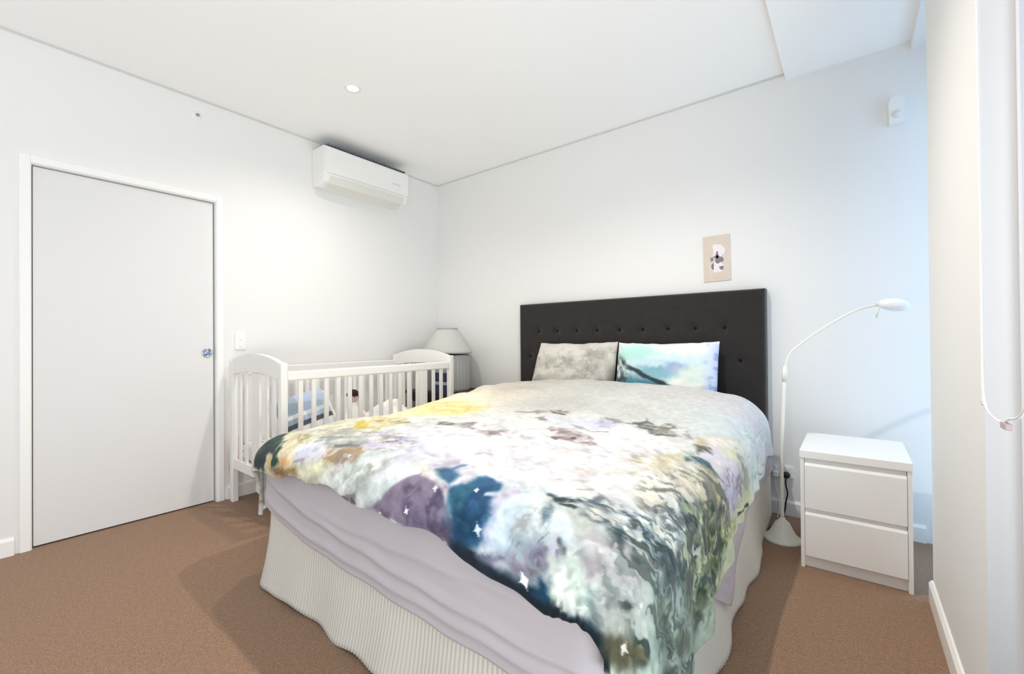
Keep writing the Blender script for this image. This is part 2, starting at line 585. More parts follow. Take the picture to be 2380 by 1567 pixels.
# bead chain of the roller blind over the right-hand window
rl = thing('roller_blind', 'rolled up white roller blind with a long looped bead chain, right edge', 'blind', (0.235, 1.1, 2.52))
b = NB()
lathe(b, [(0.0, -3.0), (0.034, -3.0), (0.034, 0.28), (0.0, 0.28)], (0, 0, 0), 28, 'y')
obj('fabric_roll', b, mat('blind_fabric', (236, 238, 242), 0.8), rl, True)
b = box(NB(), -0.045, 0.0305, 0.281, 0.290, -0.05, 0.125)
obj('bracket', b, M_white, rl)
ch = []
for k in range(60):
    ch.append((-0.013, 0.262 + 0.004 * math.sin(k / 59 * 3), -0.03 - (2.52 - 0.03 - 1.02) * k / 59))
for q in [(0.258, 0.97), (0.235, 0.935), (0.19, 0.921), (0.11, 0.918), (0.06, 0.932), (0.0, 0.945), (-0.06, 0.985), (-0.10, 1.06)]:
    ch.append((-0.013, q[0], q[1] - 2.52))
path = smooth_path(ch[:1] + ch[58:] + [(-0.013, -0.11, 1.4 - 2.52), (-0.013, -0.11, -0.03)], 14)
b = NB()
tube(b, path, 0.0026, 8)
obj('bead_chain', b, M_white, rl, True)
b = NB()
box(b, -0.018, -0.008, 0.066, 0.100, 0.910 - 2.52, 0.922 - 2.52, 0.002)
obj('chain_connector', b, mat('connector_pink_grey', (186, 168, 172), 0.4), rl)
# the duvet's printed picture: soft colour fields, brush strokes and streaks in flat cloth metres
DUVET_FIELDS = [
    (-2.102, 1.024, 215, 210, 195),
    (-1.949, 1.179, 216, 217, 205),
    (-1.998, 1.464, 238, 228, 195),
    (-2.045, 1.681, 244, 230, 200),
    (-1.95, 1.798, 246, 234, 200),
    (-1.867, 2.009, 236, 228, 205),
    (-1.743, 2.198, 200, 194, 184),
    (-1.647, 2.351, 190, 189, 182),
    (-1.189, 2.418, 196, 196, 191),
    (-0.89, 2.332, 205, 203, 200),
    (-0.667, 2.501, 208, 205, 204),
    (-0.473, 2.368, 207, 205, 208),
    (-0.344, 2.403, 201, 201, 208),
    (-1.202, 1.948, 192, 191, 186),
    (-0.881, 2.022, 200, 200, 196),
    (-0.672, 2.087, 205, 208, 205),
    (-0.499, 2.056, 207, 216, 215),
    (-0.389, 2.181, 201, 212, 215),
    (-1.286, 1.14, 224, 224, 229),
    (-1.101, 1.182, 242, 240, 238),
    (-0.955, 1.251, 228, 226, 225),
    (-0.766, 1.239, 236, 233, 230),
    (-0.759, 1.103, 230, 227, 228),
    (-0.871, 1.118, 228, 227, 231),
    (-0.757, 1.536, 230, 230, 228),
    (-0.613, 1.6, 228, 227, 229),
    (-0.651, 1.26, 230, 226, 224),
    (-0.751, 1.682, 229, 229, 227),
    (-1.221, 0.983, 216, 216, 234),
    (-1.384, 0.994, 216, 214, 232),
    (-1.616, 0.977, 205, 208, 200),
    (-1.334, 0.885, 208, 214, 210),
    (-1.627, 0.901, 224, 224, 236),
    (-1.568, 0.817, 222, 222, 192),
    (-1.094, 0.896, 226, 228, 224),
    (-1.336, 0.804, 206, 212, 206),
    (-1.145, 0.801, 208, 220, 216),
    (-1.203, 1.065, 226, 226, 240),
    (-0.551, 1.258, 240, 238, 230),
    (-0.454, 1.351, 236, 232, 216),
    (-0.397, 1.413, 230, 224, 206),
    (-0.461, 1.192, 240, 238, 232),
    (-0.568, 1.149, 230, 228, 228),
    (-0.392, 1.235, 226, 228, 232),
    (-0.295, 1.419, 190, 192, 172),
    (-0.356, 1.824, 216, 212, 226),
    (-0.301, 2.129, 212, 224, 224),
    (-0.245, 2.364, 214, 218, 224),
    (-0.258, 1.752, 205, 206, 222),
    (-0.161, 1.902, 210, 216, 186),
    (-0.172, 2.178, 218, 230, 224),
    (-0.177, 1.503, 186, 196, 158),
    (-0.187, 1.336, 160, 170, 140),
    (-0.69, 0.903, 214, 228, 236),
    (-0.559, 0.903, 222, 230, 228),
    (-0.49, 0.881, 206, 206, 202),
    (-0.429, 0.88, 200, 198, 194),
    (-0.573, 0.767, 196, 216, 216),
    (-0.454, 0.763, 204, 210, 198),
    (-0.362, 0.846, 190, 190, 186),
    (-0.3, 0.833, 192, 198, 188),
    (-0.216, 0.871, 170, 188, 176),
    (-0.155, 1.049, 166, 184, 172),
    (-0.05, 1.143, 176, 200, 190),
    (-0.238, 1.041, 166, 184, 174),
    (-0.339, 0.959, 204, 210, 204),
    (-0.226, 1.203, 150, 166, 160),
    (-0.141, 1.166, 150, 170, 150),
    (-0.187, 1.729, 205, 210, 175),
    (-0.337, 1.372, 200, 205, 200),
    (-1.892, 0.781, 196, 180, 150),
    (-2.386, 0.758, 200, 196, 190),
    (-2.473, 0.768, 215, 214, 212),
    (-2.159, 0.746, 205, 205, 200),
]
DUVET_STROKES = [
    ('P', (226, 216, 186), 0.02, 1.0, 0.02, [(-2.112, 0.959), (-2.104, 1.017), (-1.783, 0.891), (-1.767, 0.787), (-1.872, 0.785)]),
    ('P', (206, 206, 190), 0.03, 0.6, 0.02, [(-2.108, 0.97), (-2.006, 1.272), (-1.669, 1.058), (-1.853, 0.961), (-2.025, 0.998)]),
    ('P', (168, 172, 156), 0.02, 0.7, 0.02, [(-1.932, 1.073), (-1.793, 1.137), (-1.593, 1.01), (-1.673, 0.958)]),
    ('P', (234, 226, 182), 0.01, 0.8, 0.02, [(-2.108, 1.124), (-1.948, 1.235), (-1.855, 1.184), (-1.999, 1.073)]),
    ('P', (214, 196, 96), 0.012, 1.0, 0.02, [(-1.948, 1.235), (-1.889, 1.274), (-1.702, 1.163), (-1.735, 1.1)]),
    ('P', (150, 140, 92), 0.015, 0.9, 0.02, [(-1.968, 0.964), (-1.918, 0.986), (-1.782, 0.931), (-1.78, 0.91), (-1.878, 0.927)]),
    ('L', (206, 196, 130), 0.015, 0.8, 0.01, [(-1.873, 0.935), (-1.856, 0.943), (-1.806, 0.921)]),
    ('P', (158, 164, 158), 0.02, 0.9, 0.02, [(-1.805, 0.936), (-1.617, 1.026), (-1.394, 1.003), (-1.463, 0.93), (-1.599, 0.912), (-1.747, 0.912)]),
    ('P', (212, 212, 214), 0.015, 0.8, 0.02, [(-1.664, 0.952), (-1.575, 1.005), (-1.505, 0.962), (-1.625, 0.931)]),
    ('L', (110, 108, 112), 0.018, 0.8, 0.01, [(-1.606, 0.916), (-1.53, 0.929), (-1.456, 0.931)]),
    ('L', (128, 126, 134), 0.014, 0.9, 0.01, [(-1.398, 1.005), (-1.361, 1.013), (-1.356, 1.037)]),
    ('P', (176, 172, 190), 0.02, 0.7, 0.02, [(-1.505, 0.962), (-1.448, 1.041), (-1.361, 1.047), (-1.357, 0.96), (-1.454, 0.93)]),
    ('P', (226, 228, 240), 0.02, 1.0, 0.02, [(-1.818, 0.888), (-1.622, 0.915), (-1.599, 0.879), (-1.684, 0.849), (-1.752, 0.819)]),
    ('L', (166, 162, 180), 0.012, 0.8, 0.01, [(-1.753, 0.813), (-1.696, 0.825)]),
    ('P', (236, 190, 140), 0.015, 1.0, 0.02, [(-1.889, 0.819), (-1.793, 0.822), (-1.779, 0.805), (-1.853, 0.789)]),
    ('P', (172, 152, 120), 0.02, 0.95, 0.02, [(-1.604, 0.897), (-1.379, 0.944), (-1.383, 0.87), (-1.455, 0.834), (-1.534, 0.822), (-1.591, 0.866)]),
    ('P', (160, 142, 136), 0.02, 0.8, 0.02, [(-1.502, 0.875), (-1.425, 0.902), (-1.391, 0.869), (-1.429, 0.832), (-1.449, 0.789), (-1.478, 0.825)]),
    ('S', (250, 250, 250), 0.02, (-1.432, 0.884)),
    ('P', (222, 222, 186), 0.03, 0.8, 0.02, [(-1.723, 0.798), (-1.559, 0.839), (-1.556, 0.79), (-1.685, 0.767)]),
    ('P', (150, 128, 78), 0.02, 0.95, 0.02, [(-1.904, 0.78), (-1.73, 0.791), (-1.671, 0.753), (-1.753, 0.757), (-1.862, 0.754)]),
    ('P', (122, 90, 62), 0.02, 0.8, 0.02, [(-1.939, 0.778), (-1.812, 0.77), (-1.787, 0.752), (-1.869, 0.753)]),
    ('P', (216, 226, 222), 0.03, 0.85, 0.02, [(-1.394, 0.761), (-1.37, 0.831), (-1.344, 0.919), (-1.263, 0.989), (-1.249, 0.898), (-1.323, 0.817), (-1.315, 0.781)]),
    ('P', (176, 178, 172), 0.03, 0.8, 0.02, [(-1.348, 0.848), (-1.255, 0.904), (-1.203, 0.927), (-1.239, 0.861), (-1.266, 0.793), (-1.314, 0.776)]),
    ('P', (168, 164, 150), 0.02, 0.75, 0.02, [(-1.685, 0.761), (-1.556, 0.79), (-1.428, 0.782), (-1.412, 0.745), (-1.434, 0.751), (-1.617, 0.749)]),
    ('P', (206, 214, 208), 0.03, 0.7, 0.02, [(-1.565, 0.782), (-1.453, 0.81), (-1.423, 0.767), (-1.479, 0.76)]),
    ('P', (60, 50, 48), 0.012, 0.9, 0.02, [(-1.617, 0.749), (-1.559, 0.755), (-1.428, 0.75), (-1.407, 0.743), (-1.519, 0.76), (-1.602, 0.75)]),
    ('P', (98, 80, 98), 0.02, 0.95, 0.02, [(-1.408, 0.744), (-1.373, 0.771), (-1.311, 0.765), (-1.305, 0.726), (-1.379, 0.735)]),
    ('P', (52, 44, 52), 0.014, 0.8, 0.02, [(-1.398, 0.74), (-1.309, 0.734), (-1.309, 0.726), (-1.381, 0.736)]),
    ('S', (250, 250, 250), 0.016, (-1.345, 0.775)),
    ('S', (246, 236, 226), 0.012, (-1.631, 0.749)),
    ('P', (24, 52, 54), 0.012, 1.0, 0.02, [(-2.139, 0.853), (-2.11, 0.97), (-1.97, 0.888), (-1.965, 0.841), (-2.018, 0.824), (-1.983, 0.756), (-2.079, 0.764), (-2.138, 0.825)]),
    ('F', (40, 96, 74), 0.03, 0.8, 1.326, 5, 40, 0.1, 0.4, 3, [(-2.139, 0.852), (-2.11, 0.97), (-1.968, 0.88), (-2.12, 0.825)]),
    ('F', (70, 110, 96), 0.03, 0.8, 1.326, 5, 40, 0.1, 0.4, 10, [(-2.139, 0.852), (-2.11, 0.97), (-1.968, 0.88), (-2.12, 0.825)]),
    ('P', (24, 70, 58), 0.01, 1.0, 0.02, [(-1.965, 0.841), (-1.954, 0.876), (-1.874, 0.791), (-1.912, 0.784)]),
    ('P', (206, 184, 130), 0.012, 1.0, 0.02, [(-1.997, 0.811), (-1.955, 0.833), (-1.925, 0.793), (-1.969, 0.781)]),
    ('P', (158, 160, 130), 0.012, 0.8, 0.02, [(-2.144, 0.83), (-2.14, 0.85), (-2.12, 0.817), (-2.146, 0.81)]),
    ('F', (96, 100, 112), 0.03, 0.9, 3.103, 6, 50, 0.05, 0.3, 5, [(-2.15, 0.765), (-2.03, 0.764), (-2.481, 0.753), (-2.495, 0.759)]),
    ('F', (176, 160, 140), 0.03, 0.9, 3.103, 6, 50, 0.05, 0.3, 12, [(-2.15, 0.765), (-2.03, 0.764), (-2.481, 0.753), (-2.495, 0.759)]),
    ('P', (243, 226, 168), 0.03, 0.9, 0.034, [(-2.102, 1.699), (-2.103, 1.851), (-1.844, 1.914), (-1.55, 1.762), (-1.469, 1.605), (-1.558, 1.487), (-1.794, 1.453)]),
    ('F', (228, 206, 130), 0.03, 0.7, 0.146, 3, 40, 0.05, 0.35, 9, [(-2.106, 1.816), (-1.844, 1.914), (-1.519, 1.763), (-1.469, 1.605), (-1.607, 1.482)]),
    ('F', (214, 200, 140), 0.03, 0.7, 0.146, 3, 40, 0.05, 0.35, 16, [(-2.106, 1.816), (-1.844, 1.914), (-1.519, 1.763), (-1.469, 1.605), (-1.607, 1.482)]),
    ('P', (206, 198, 150), 0.012, 0.8, 0.034, [(-1.726, 1.765), (-1.562, 1.727), (-1.504, 1.65), (-1.565, 1.629)]),
    ('P', (214, 200, 150), 0.02, 0.85, 0.034, [(-2.022, 1.373), (-2.003, 1.446), (-1.607, 1.302), (-1.551, 1.265), (-1.607, 1.159), (-1.592, 1.081)]),
    ('P', (132, 124, 84), 0.01, 0.8, 0.034, [(-1.694, 1.274), (-1.597, 1.295), (-1.569, 1.271), (-1.635, 1.241)]),
    ('P', (118, 110, 92), 0.012, 0.7, 0.034, [(-1.823, 1.29), (-1.773, 1.289), (-1.75, 1.263)]),
    ('P', (112, 112, 92), 0.012, 0.9, 0.034, [(-1.445, 1.315), (-1.394, 1.358), (-1.33, 1.301), (-1.404, 1.286)]),
    ('P', (142, 130, 132), 0.015, 0.9, 0.034, [(-1.375, 1.348), (-1.317, 1.429), (-1.208, 1.315), (-1.295, 1.301)]),
    ('P', (148, 134, 136), 0.015, 0.9, 0.034, [(-1.198, 1.323), (-1.14, 1.36), (-1.099, 1.369), (-1.072, 1.325), (-1.087, 1.297), (-1.168, 1.29)]),
    ('P', (214, 206, 208), 0.02, 0.7, 0.034, [(-1.298, 1.423), (-1.221, 1.436), (-1.152, 1.336), (-1.209, 1.33)]),
    ('P', (196, 188, 190), 0.015, 0.8, 0.034, [(-1.098, 1.372), (-1.031, 1.37), (-1.01, 1.312), (-1.05, 1.327)]),
    ('L', (190, 186, 184), 0.012, 0.7, 0.01, [(-1.266, 1.198), (-1.239, 1.224), (-1.167, 1.213), (-1.146, 1.255)]),
    ('F', (196, 196, 196), 0.03, 0.6, 0.237, 3, 40, 0.1, 0.4, 4, [(-1.595, 1.241), (-1.393, 1.285), (-1.109, 1.214), (-1.089, 1.152), (-1.382, 1.19), (-1.488, 1.157)]),
    ('P', (206, 202, 228), 0.02, 0.7, 0.034, [(-1.568, 1.093), (-1.363, 1.096), (-1.31, 1.046), (-1.351, 0.956), (-1.42, 0.965)]),
    ('L', (120, 118, 124), 0.014, 0.9, 0.01, [(-1.391, 1.004), (-1.367, 1.037)]),
    ('P', (190, 190, 182), 0.02, 0.6, 0.034, [(-1.3, 0.893), (-1.222, 0.906), (-1.19, 0.952), (-1.234, 0.929), (-1.267, 0.894)]),
    ('F', (214, 214, 222), 0.03, 0.6, 0.602, 2.5, 36, 0.1, 0.4, 14, [(-1.316, 0.988), (-1.205, 1.073), (-1.015, 1.111), (-0.957, 1.124), (-1.054, 0.972), (-1.177, 0.948)]),
    ('L', (196, 198, 196), 0.01, 0.7, 0.01, [(-1.009, 1.086), (-0.986, 1.111), (-0.959, 1.119)]),
    ('P', (176, 178, 180), 0.02, 0.6, 0.034, [(-1.09, 1.418), (-0.995, 1.402), (-0.95, 1.339), (-1.024, 1.316)]),
    ('L', (142, 142, 144), 0.014, 0.9, 0.01, [(-1.301, 1.706), (-1.174, 1.719)]),
    ('P', (120, 118, 112), 0.012, 0.95, 0.034, [(-1.161, 1.784), (-1.118, 1.857), (-1.085, 1.831), (-1.072, 1.773), (-1.107, 1.727)]),
    ('P', (156, 152, 150), 0.014, 0.85, 0.034, [(-1.226, 1.747), (-1.145, 1.766), (-1.118, 1.706), (-1.169, 1.703)]),
    ('P', (138, 140, 140), 0.01, 0.85, 0.034, [(-1.157, 1.649), (-1.084, 1.659), (-1.072, 1.636), (-1.137, 1.619)]),
    ('P', (204, 208, 216), 0.03, 0.8, 0.034, [(-1.091, 1.67), (-0.992, 1.811), (-0.84, 1.782), (-0.836, 1.701), (-0.856, 1.564), (-0.935, 1.55), (-1.017, 1.563)]),
    ('P', (182, 178, 206), 0.015, 0.7, 0.034, [(-0.921, 1.783), (-0.83, 1.801), (-0.817, 1.735), (-0.863, 1.726)]),
    ('P', (148, 146, 152), 0.012, 0.9, 0.034, [(-0.91, 1.805), (-0.845, 1.875), (-0.809, 1.86), (-0.845, 1.796), (-0.892, 1.785)]),
    ('P', (104, 106, 104), 0.014, 0.95, 0.034, [(-0.804, 1.849), (-0.751, 1.894), (-0.739, 1.947), (-0.674, 1.881), (-0.639, 1.793), (-0.583, 1.758), (-0.64, 1.742), (-0.701, 1.818), (-0.746, 1.846)]),
    ('P', (128, 126, 118), 0.014, 0.9, 0.034, [(-0.672, 1.884), (-0.647, 1.952), (-0.588, 1.931), (-0.554, 1.926), (-0.593, 1.884), (-0.567, 1.793), (-0.585, 1.743), (-0.633, 1.777)]),
    ('F', (232, 230, 222), 0.03, 0.8, 0.229, 5, 40, 0.1, 0.3, 22, [(-0.691, 1.93), (-0.559, 1.944), (-0.519, 1.791), (-0.589, 1.739)]),
    ('P', (150, 142, 132), 0.015, 0.7, 0.034, [(-0.556, 1.827), (-0.526, 1.904), (-0.508, 1.812), (-0.53, 1.773)]),
    ('P', (144, 128, 130), 0.015, 0.85, 0.034, [(-1.022, 1.557), (-0.918, 1.535), (-0.837, 1.527), (-0.792, 1.505), (-0.738, 1.421), (-0.77, 1.404), (-0.851, 1.422), (-0.897, 1.424)]),
    ('P', (238, 222, 222), 0.012, 0.8, 0.034, [(-0.988, 1.5), (-0.97, 1.532), (-0.937, 1.477), (-0.949, 1.446)]),
    ('P', (92, 80, 78), 0.01, 0.9, 0.034, [(-0.918, 1.453), (-0.889, 1.464), (-0.868, 1.422), (-0.885, 1.407)]),
    ('P', (236, 230, 228), 0.014, 0.8, 0.034, [(-0.851, 1.492), (-0.829, 1.513), (-0.77, 1.451), (-0.786, 1.411)]),
    ('L', (120, 104, 104), 0.012, 0.9, 0.01, [(-0.849, 1.47), (-0.833, 1.459)]),
    ('P', (168, 162, 164), 0.015, 0.8, 0.034, [(-0.943, 1.603), (-0.909, 1.659), (-0.856, 1.568), (-0.908, 1.555)]),
    ('L', (150, 148, 152), 0.01, 0.8, 0.01, [(-0.847, 1.584), (-0.84, 1.672), (-0.805, 1.694)]),
    ('P', (206, 204, 206), 0.015, 0.8, 0.034, [(-0.629, 1.458), (-0.61, 1.566), (-0.554, 1.583), (-0.535, 1.562), (-0.536, 1.495), (-0.598, 1.411)]),
    ('P', (178, 176, 184), 0.012, 0.8, 0.034, [(-0.58, 1.593), (-0.54, 1.583), (-0.538, 1.535), (-0.558, 1.563)]),
    ('P', (190, 186, 164), 0.015, 0.8, 0.034, [(-0.599, 1.408), (-0.57, 1.492), (-0.556, 1.402), (-0.58, 1.374)]),
    ('P', (196, 188, 158), 0.02, 0.85, 0.034, [(-0.541, 1.545), (-0.493, 1.638), (-0.463, 1.555), (-0.478, 1.397), (-0.518, 1.333), (-0.528, 1.388), (-0.51, 1.448)]),
    ('P', (240, 236, 222), 0.015, 0.7, 0.034, [(-0.561, 1.426), (-0.529, 1.505), (-0.512, 1.442), (-0.531, 1.372)]),
    ('L', (196, 196, 200), 0.008, 0.8, 0.01, [(-0.686, 1.394), (-0.649, 1.436), (-0.619, 1.488)]),
    ('F', (206, 204, 200), 0.03, 0.7, 0.701, 3, 45, 0.05, 0.35, 31, [(-0.648, 1.263), (-0.536, 1.355), (-0.431, 1.49), (-0.374, 1.516), (-0.448, 1.249), (-0.555, 1.175), (-0.676, 1.078), (-0.692, 1.102)]),
    ('F', (226, 216, 214), 0.03, 0.7, 0.701, 3, 45, 0.05, 0.35, 38, [(-0.648, 1.263), (-0.536, 1.355), (-0.431, 1.49), (-0.374, 1.516), (-0.448, 1.249), (-0.555, 1.175), (-0.676, 1.078), (-0.692, 1.102)]),
    ('P', (206, 200, 190), 0.015, 0.7, 0.02, [(-0.486, 1.924), (-0.38, 2.082), (-0.371, 2.051), (-0.424, 1.966), (-0.48, 1.902)]),
    ('P', (240, 226, 206), 0.02, 0.8, 0.02, [(-0.468, 1.902), (-0.375, 2.06), (-0.358, 2.034), (-0.429, 1.861)]),
    ('P', (226, 228, 190), 0.02, 0.8, 0.02, [(-0.43, 1.843), (-0.354, 2.025), (-0.33, 1.938), (-0.374, 1.867)]),
    ('P', (196, 182, 140), 0.015, 0.85, 0.02, [(-0.486, 1.779), (-0.486, 1.881), (-0.448, 1.855), (-0.452, 1.791), (-0.469, 1.722)]),
    ('P', (96, 98, 82), 0.012, 0.9, 0.02, [(-0.468, 1.772), (-0.452, 1.791), (-0.425, 1.805), (-0.423, 1.762), (-0.443, 1.739), (-0.451, 1.692), (-0.467, 1.707)]),
    ('P', (160, 172, 152), 0.02, 0.7, 0.02, [(-0.493, 1.649), (-0.459, 1.684), (-0.443, 1.646), (-0.47, 1.567)]),
    ('P', (82, 110, 120), 0.012, 0.95, 0.02, [(-0.468, 1.562), (-0.449, 1.648), (-0.427, 1.674), (-0.403, 1.699), (-0.381, 1.683), (-0.36, 1.668), (-0.392, 1.635), (-0.423, 1.598), (-0.447, 1.571)]),
    ('P', (56, 84, 100), 0.01, 0.7, 0.02, [(-0.403, 1.666), (-0.387, 1.681), (-0.364, 1.672), (-0.394, 1.64)]),
    ('P', (232, 226, 222), 0.02, 0.8, 0.02, [(-0.407, 1.755), (-0.369, 1.852), (-0.326, 1.902), (-0.343, 1.759), (-0.351, 1.687), (-0.38, 1.702)]),
    ('F', (180, 174, 190), 0.03, 0.8, -1.465, 5, 45, 0.0, 0.3, 41, [(-0.357, 1.797), (-0.314, 1.906), (-0.234, 1.96), (-0.153, 1.882), (-0.21, 1.751), (-0.325, 1.635)]),
    ('F', (204, 190, 214), 0.03, 0.8, -1.465, 5, 45, 0.0, 0.3, 48, [(-0.357, 1.797), (-0.314, 1.906), (-0.234, 1.96), (-0.153, 1.882), (-0.21, 1.751), (-0.325, 1.635)]),
    ('F', (150, 150, 166), 0.03, 0.8, -1.465, 5, 45, 0.0, 0.3, 55, [(-0.357, 1.797), (-0.314, 1.906), (-0.234, 1.96), (-0.153, 1.882), (-0.21, 1.751), (-0.325, 1.635)]),
    ('P', (196, 204, 226), 0.02, 0.7, 0.02, [(-0.301, 1.681), (-0.242, 1.864), (-0.193, 1.901), (-0.193, 1.784), (-0.268, 1.698)]),
    ('F', (140, 140, 128), 0.03, 0.85, 0.203, 5, 45, 0.0, 0.3, 47, [(-0.361, 2.006), (-0.325, 2.071), (-0.248, 2.068), (-0.169, 2.047), (-0.217, 1.904), (-0.271, 1.936), (-0.321, 1.917)]),
    ('F', (230, 230, 218), 0.03, 0.85, 0.203, 5, 45, 0.0, 0.3, 54, [(-0.361, 2.006), (-0.325, 2.071), (-0.248, 2.068), (-0.169, 2.047), (-0.217, 1.904), (-0.271, 1.936), (-0.321, 1.917)]),
    ('F', (170, 176, 166), 0.03, 0.85, 0.203, 5, 45, 0.0, 0.3, 61, [(-0.361, 2.006), (-0.325, 2.071), (-0.248, 2.068), (-0.169, 2.047), (-0.217, 1.904), (-0.271, 1.936), (-0.321, 1.917)]),
    ('F', (176, 194, 194), 0.03, 0.85, -1.66, 5, 40, 0.05, 0.3, 53, [(-0.365, 2.219), (-0.313, 2.489), (-0.195, 2.613), (-0.129, 2.458), (-0.153, 2.087), (-0.226, 2.08), (-0.328, 2.074)]),
    ('F', (226, 232, 234), 0.03, 0.85, -1.66, 5, 40, 0.05, 0.3, 60, [(-0.365, 2.219), (-0.313, 2.489), (-0.195, 2.613), (-0.129, 2.458), (-0.153, 2.087), (-0.226, 2.08), (-0.328, 2.074)]),
    ('F', (128, 150, 150), 0.03, 0.8, -1.68, 4, 40, 0.1, 0.35, 58, [(-0.227, 2.183), (-0.158, 2.504), (-0.115, 2.355), (-0.136, 2.117), (-0.17, 2.059), (-0.217, 2.105)]),
    ('F', (206, 226, 214), 0.03, 0.8, -1.68, 4, 40, 0.1, 0.35, 65, [(-0.227, 2.183), (-0.158, 2.504), (-0.115, 2.355), (-0.136, 2.117), (-0.17, 2.059), (-0.217, 2.105)]),
    ('P', (206, 214, 160), 0.015, 0.9, 0.02, [(-0.198, 1.942), (-0.155, 2.068), (-0.121, 2.074), (-0.151, 1.956)]),
    ('L', (70, 84, 58), 0.012, 0.95, 0.01, [(-0.142, 1.881), (-0.139, 1.925), (-0.113, 2.035)]),
    ('L', (232, 236, 206), 0.01, 0.8, 0.01, [(-0.174, 1.806), (-0.124, 2.016)]),
    ('P', (126, 120, 98), 0.02, 0.75, 0.02, [(-0.404, 1.593), (-0.386, 1.617), (-0.35, 1.606), (-0.307, 1.606), (-0.273, 1.605), (-0.279, 1.541), (-0.324, 1.537), (-0.37, 1.51)]),
    ('F', (88, 92, 84), 0.03, 0.85, -0.162, 6, 40, 0.05, 0.3, 61, [(-0.411, 1.581), (-0.365, 1.664), (-0.296, 1.647), (-0.22, 1.703), (-0.269, 1.516), (-0.352, 1.499)]),
    ('F', (196, 184, 150), 0.03, 0.85, -0.162, 6, 40, 0.05, 0.3, 68, [(-0.411, 1.581), (-0.365, 1.664), (-0.296, 1.647), (-0.22, 1.703), (-0.269, 1.516), (-0.352, 1.499)]),
    ('P', (238, 226, 194), 0.04, 0.6, 0.02, [(-0.426, 1.475), (-0.394, 1.565), (-0.359, 1.479), (-0.383, 1.377)]),
    ('F', (190, 188, 178), 0.03, 0.75, 0.757, 4, 45, 0.08, 0.35, 67, [(-0.515, 1.266), (-0.436, 1.462), (-0.376, 1.536), (-0.32, 1.478), (-0.343, 1.284), (-0.45, 1.103)]),
    ('F', (226, 218, 200), 0.03, 0.75, 0.757, 4, 45, 0.08, 0.35, 74, [(-0.515, 1.266), (-0.436, 1.462), (-0.376, 1.536), (-0.32, 1.478), (-0.343, 1.284), (-0.45, 1.103)]),
    ('F', (146, 148, 140), 0.03, 0.75, 0.757, 4, 45, 0.08, 0.35, 81, [(-0.515, 1.266), (-0.436, 1.462), (-0.376, 1.536), (-0.32, 1.478), (-0.343, 1.284), (-0.45, 1.103)]),
    ('L', (118, 122, 116), 0.01, 0.85, 0.01, [(-0.453, 1.245), (-0.429, 1.284), (-0.397, 1.322)]),
    ('L', (128, 130, 124), 0.007, 0.8, 0.01, [(-0.441, 1.303), (-0.424, 1.335)]),
    ('P', (236, 236, 230), 0.03, 0.6, 0.02, [(-1.162, 0.92), (-1.086, 0.935), (-1.01, 0.915), (-1.004, 0.885), (-1.073, 0.871), (-1.095, 0.856)]),
    ('P', (222, 216, 196), 0.02, 0.6, 0.02, [(-1.085, 0.92), (-1.036, 0.916), (-0.99, 0.903), (-1.008, 0.885), (-1.057, 0.893)]),
    ('P', (150, 138, 156), 0.008, 1, 0.008, [(-1.233, 0.734), (-1.224, 0.734), (-1.18, 0.764), (-1.145, 0.821), (-1.1, 0.873), (-1.05, 0.898), (-0.988, 0.894), (-0.931, 0.871), (-0.889, 0.834), (-0.86, 0.796), (-0.84, 0.725), (-0.872, 0.736), (-1.024, 0.732), (-1.149, 0.731)]),
    ('P', (138, 126, 146), 0.05, 0.8, 0.02, [(-1.078, 0.832), (-1.006, 0.854), (-0.909, 0.852), (-0.858, 0.797), (-0.845, 0.727), (-0.876, 0.737), (-1.046, 0.728)]),
    ('P', (104, 98, 124), 0.05, 0.8, 0.02, [(-1.051, 0.76), (-0.925, 0.793), (-0.855, 0.785), (-0.845, 0.727), (-0.876, 0.737), (-1.046, 0.728)]),
    ('F', (72, 66, 92), 0.03, 0.6, -0.159, 9, 14, 0.1, 0.5, 71, [(-1.082, 0.838), (-0.94, 0.876), (-0.845, 0.727), (-1.046, 0.728)]),
    ('F', (168, 158, 168), 0.03, 0.6, -0.159, 9, 14, 0.1, 0.5, 78, [(-1.082, 0.838), (-0.94, 0.876), (-0.845, 0.727), (-1.046, 0.728)]),
    ('P', (80, 70, 92), 0.03, 0.7, 0.02, [(-0.931, 0.752), (-0.859, 0.775), (-0.853, 0.739), (-0.892, 0.741)]),
    ('P', (104, 92, 120), 0.02, 0.7, 0.02, [(-1.24, 0.733), (-1.179, 0.762), (-1.135, 0.749), (-1.137, 0.729), (-1.229, 0.734)]),
    ('L', (232, 226, 226), 0.011, 0.55, 0.004, [(-1.043, 0.896), (-0.984, 0.891), (-0.929, 0.868), (-0.889, 0.834)]),
    ('S', (250, 250, 250), 0.024, (-0.964, 0.867)),
    ('S', (250, 250, 250), 0.022, (-1.044, 0.777)),
    ('S', (250, 250, 250), 0.014, (-0.881, 0.738)),
    ('S', (250, 250, 250), 0.016, (-1.173, 0.734)),
    ('S', (250, 250, 250), 0.022, (-1.047, 0.775)),
    ('P', (192, 182, 204), 0.02, 0.7, 0.02, [(-1.108, 0.947), (-1.052, 0.959), (-0.998, 1.001), (-0.949, 1.006), (-0.97, 0.954), (-1.02, 0.924)]),
    ('P', (76, 116, 146), 0.012, 1, 0.012, [(-1.02, 0.926), (-0.974, 0.952), (-0.958, 0.989), (-0.947, 0.997), (-0.953, 0.95), (-0.924, 0.934), (-0.921, 0.906), (-0.932, 0.888), (-0.966, 0.899)]),
    ('P', (196, 186, 206), 0.02, 0.8, 0.02, [(-0.953, 0.95), (-0.932, 0.985), (-0.915, 1.005), (-0.9, 0.956), (-0.919, 0.937)]),
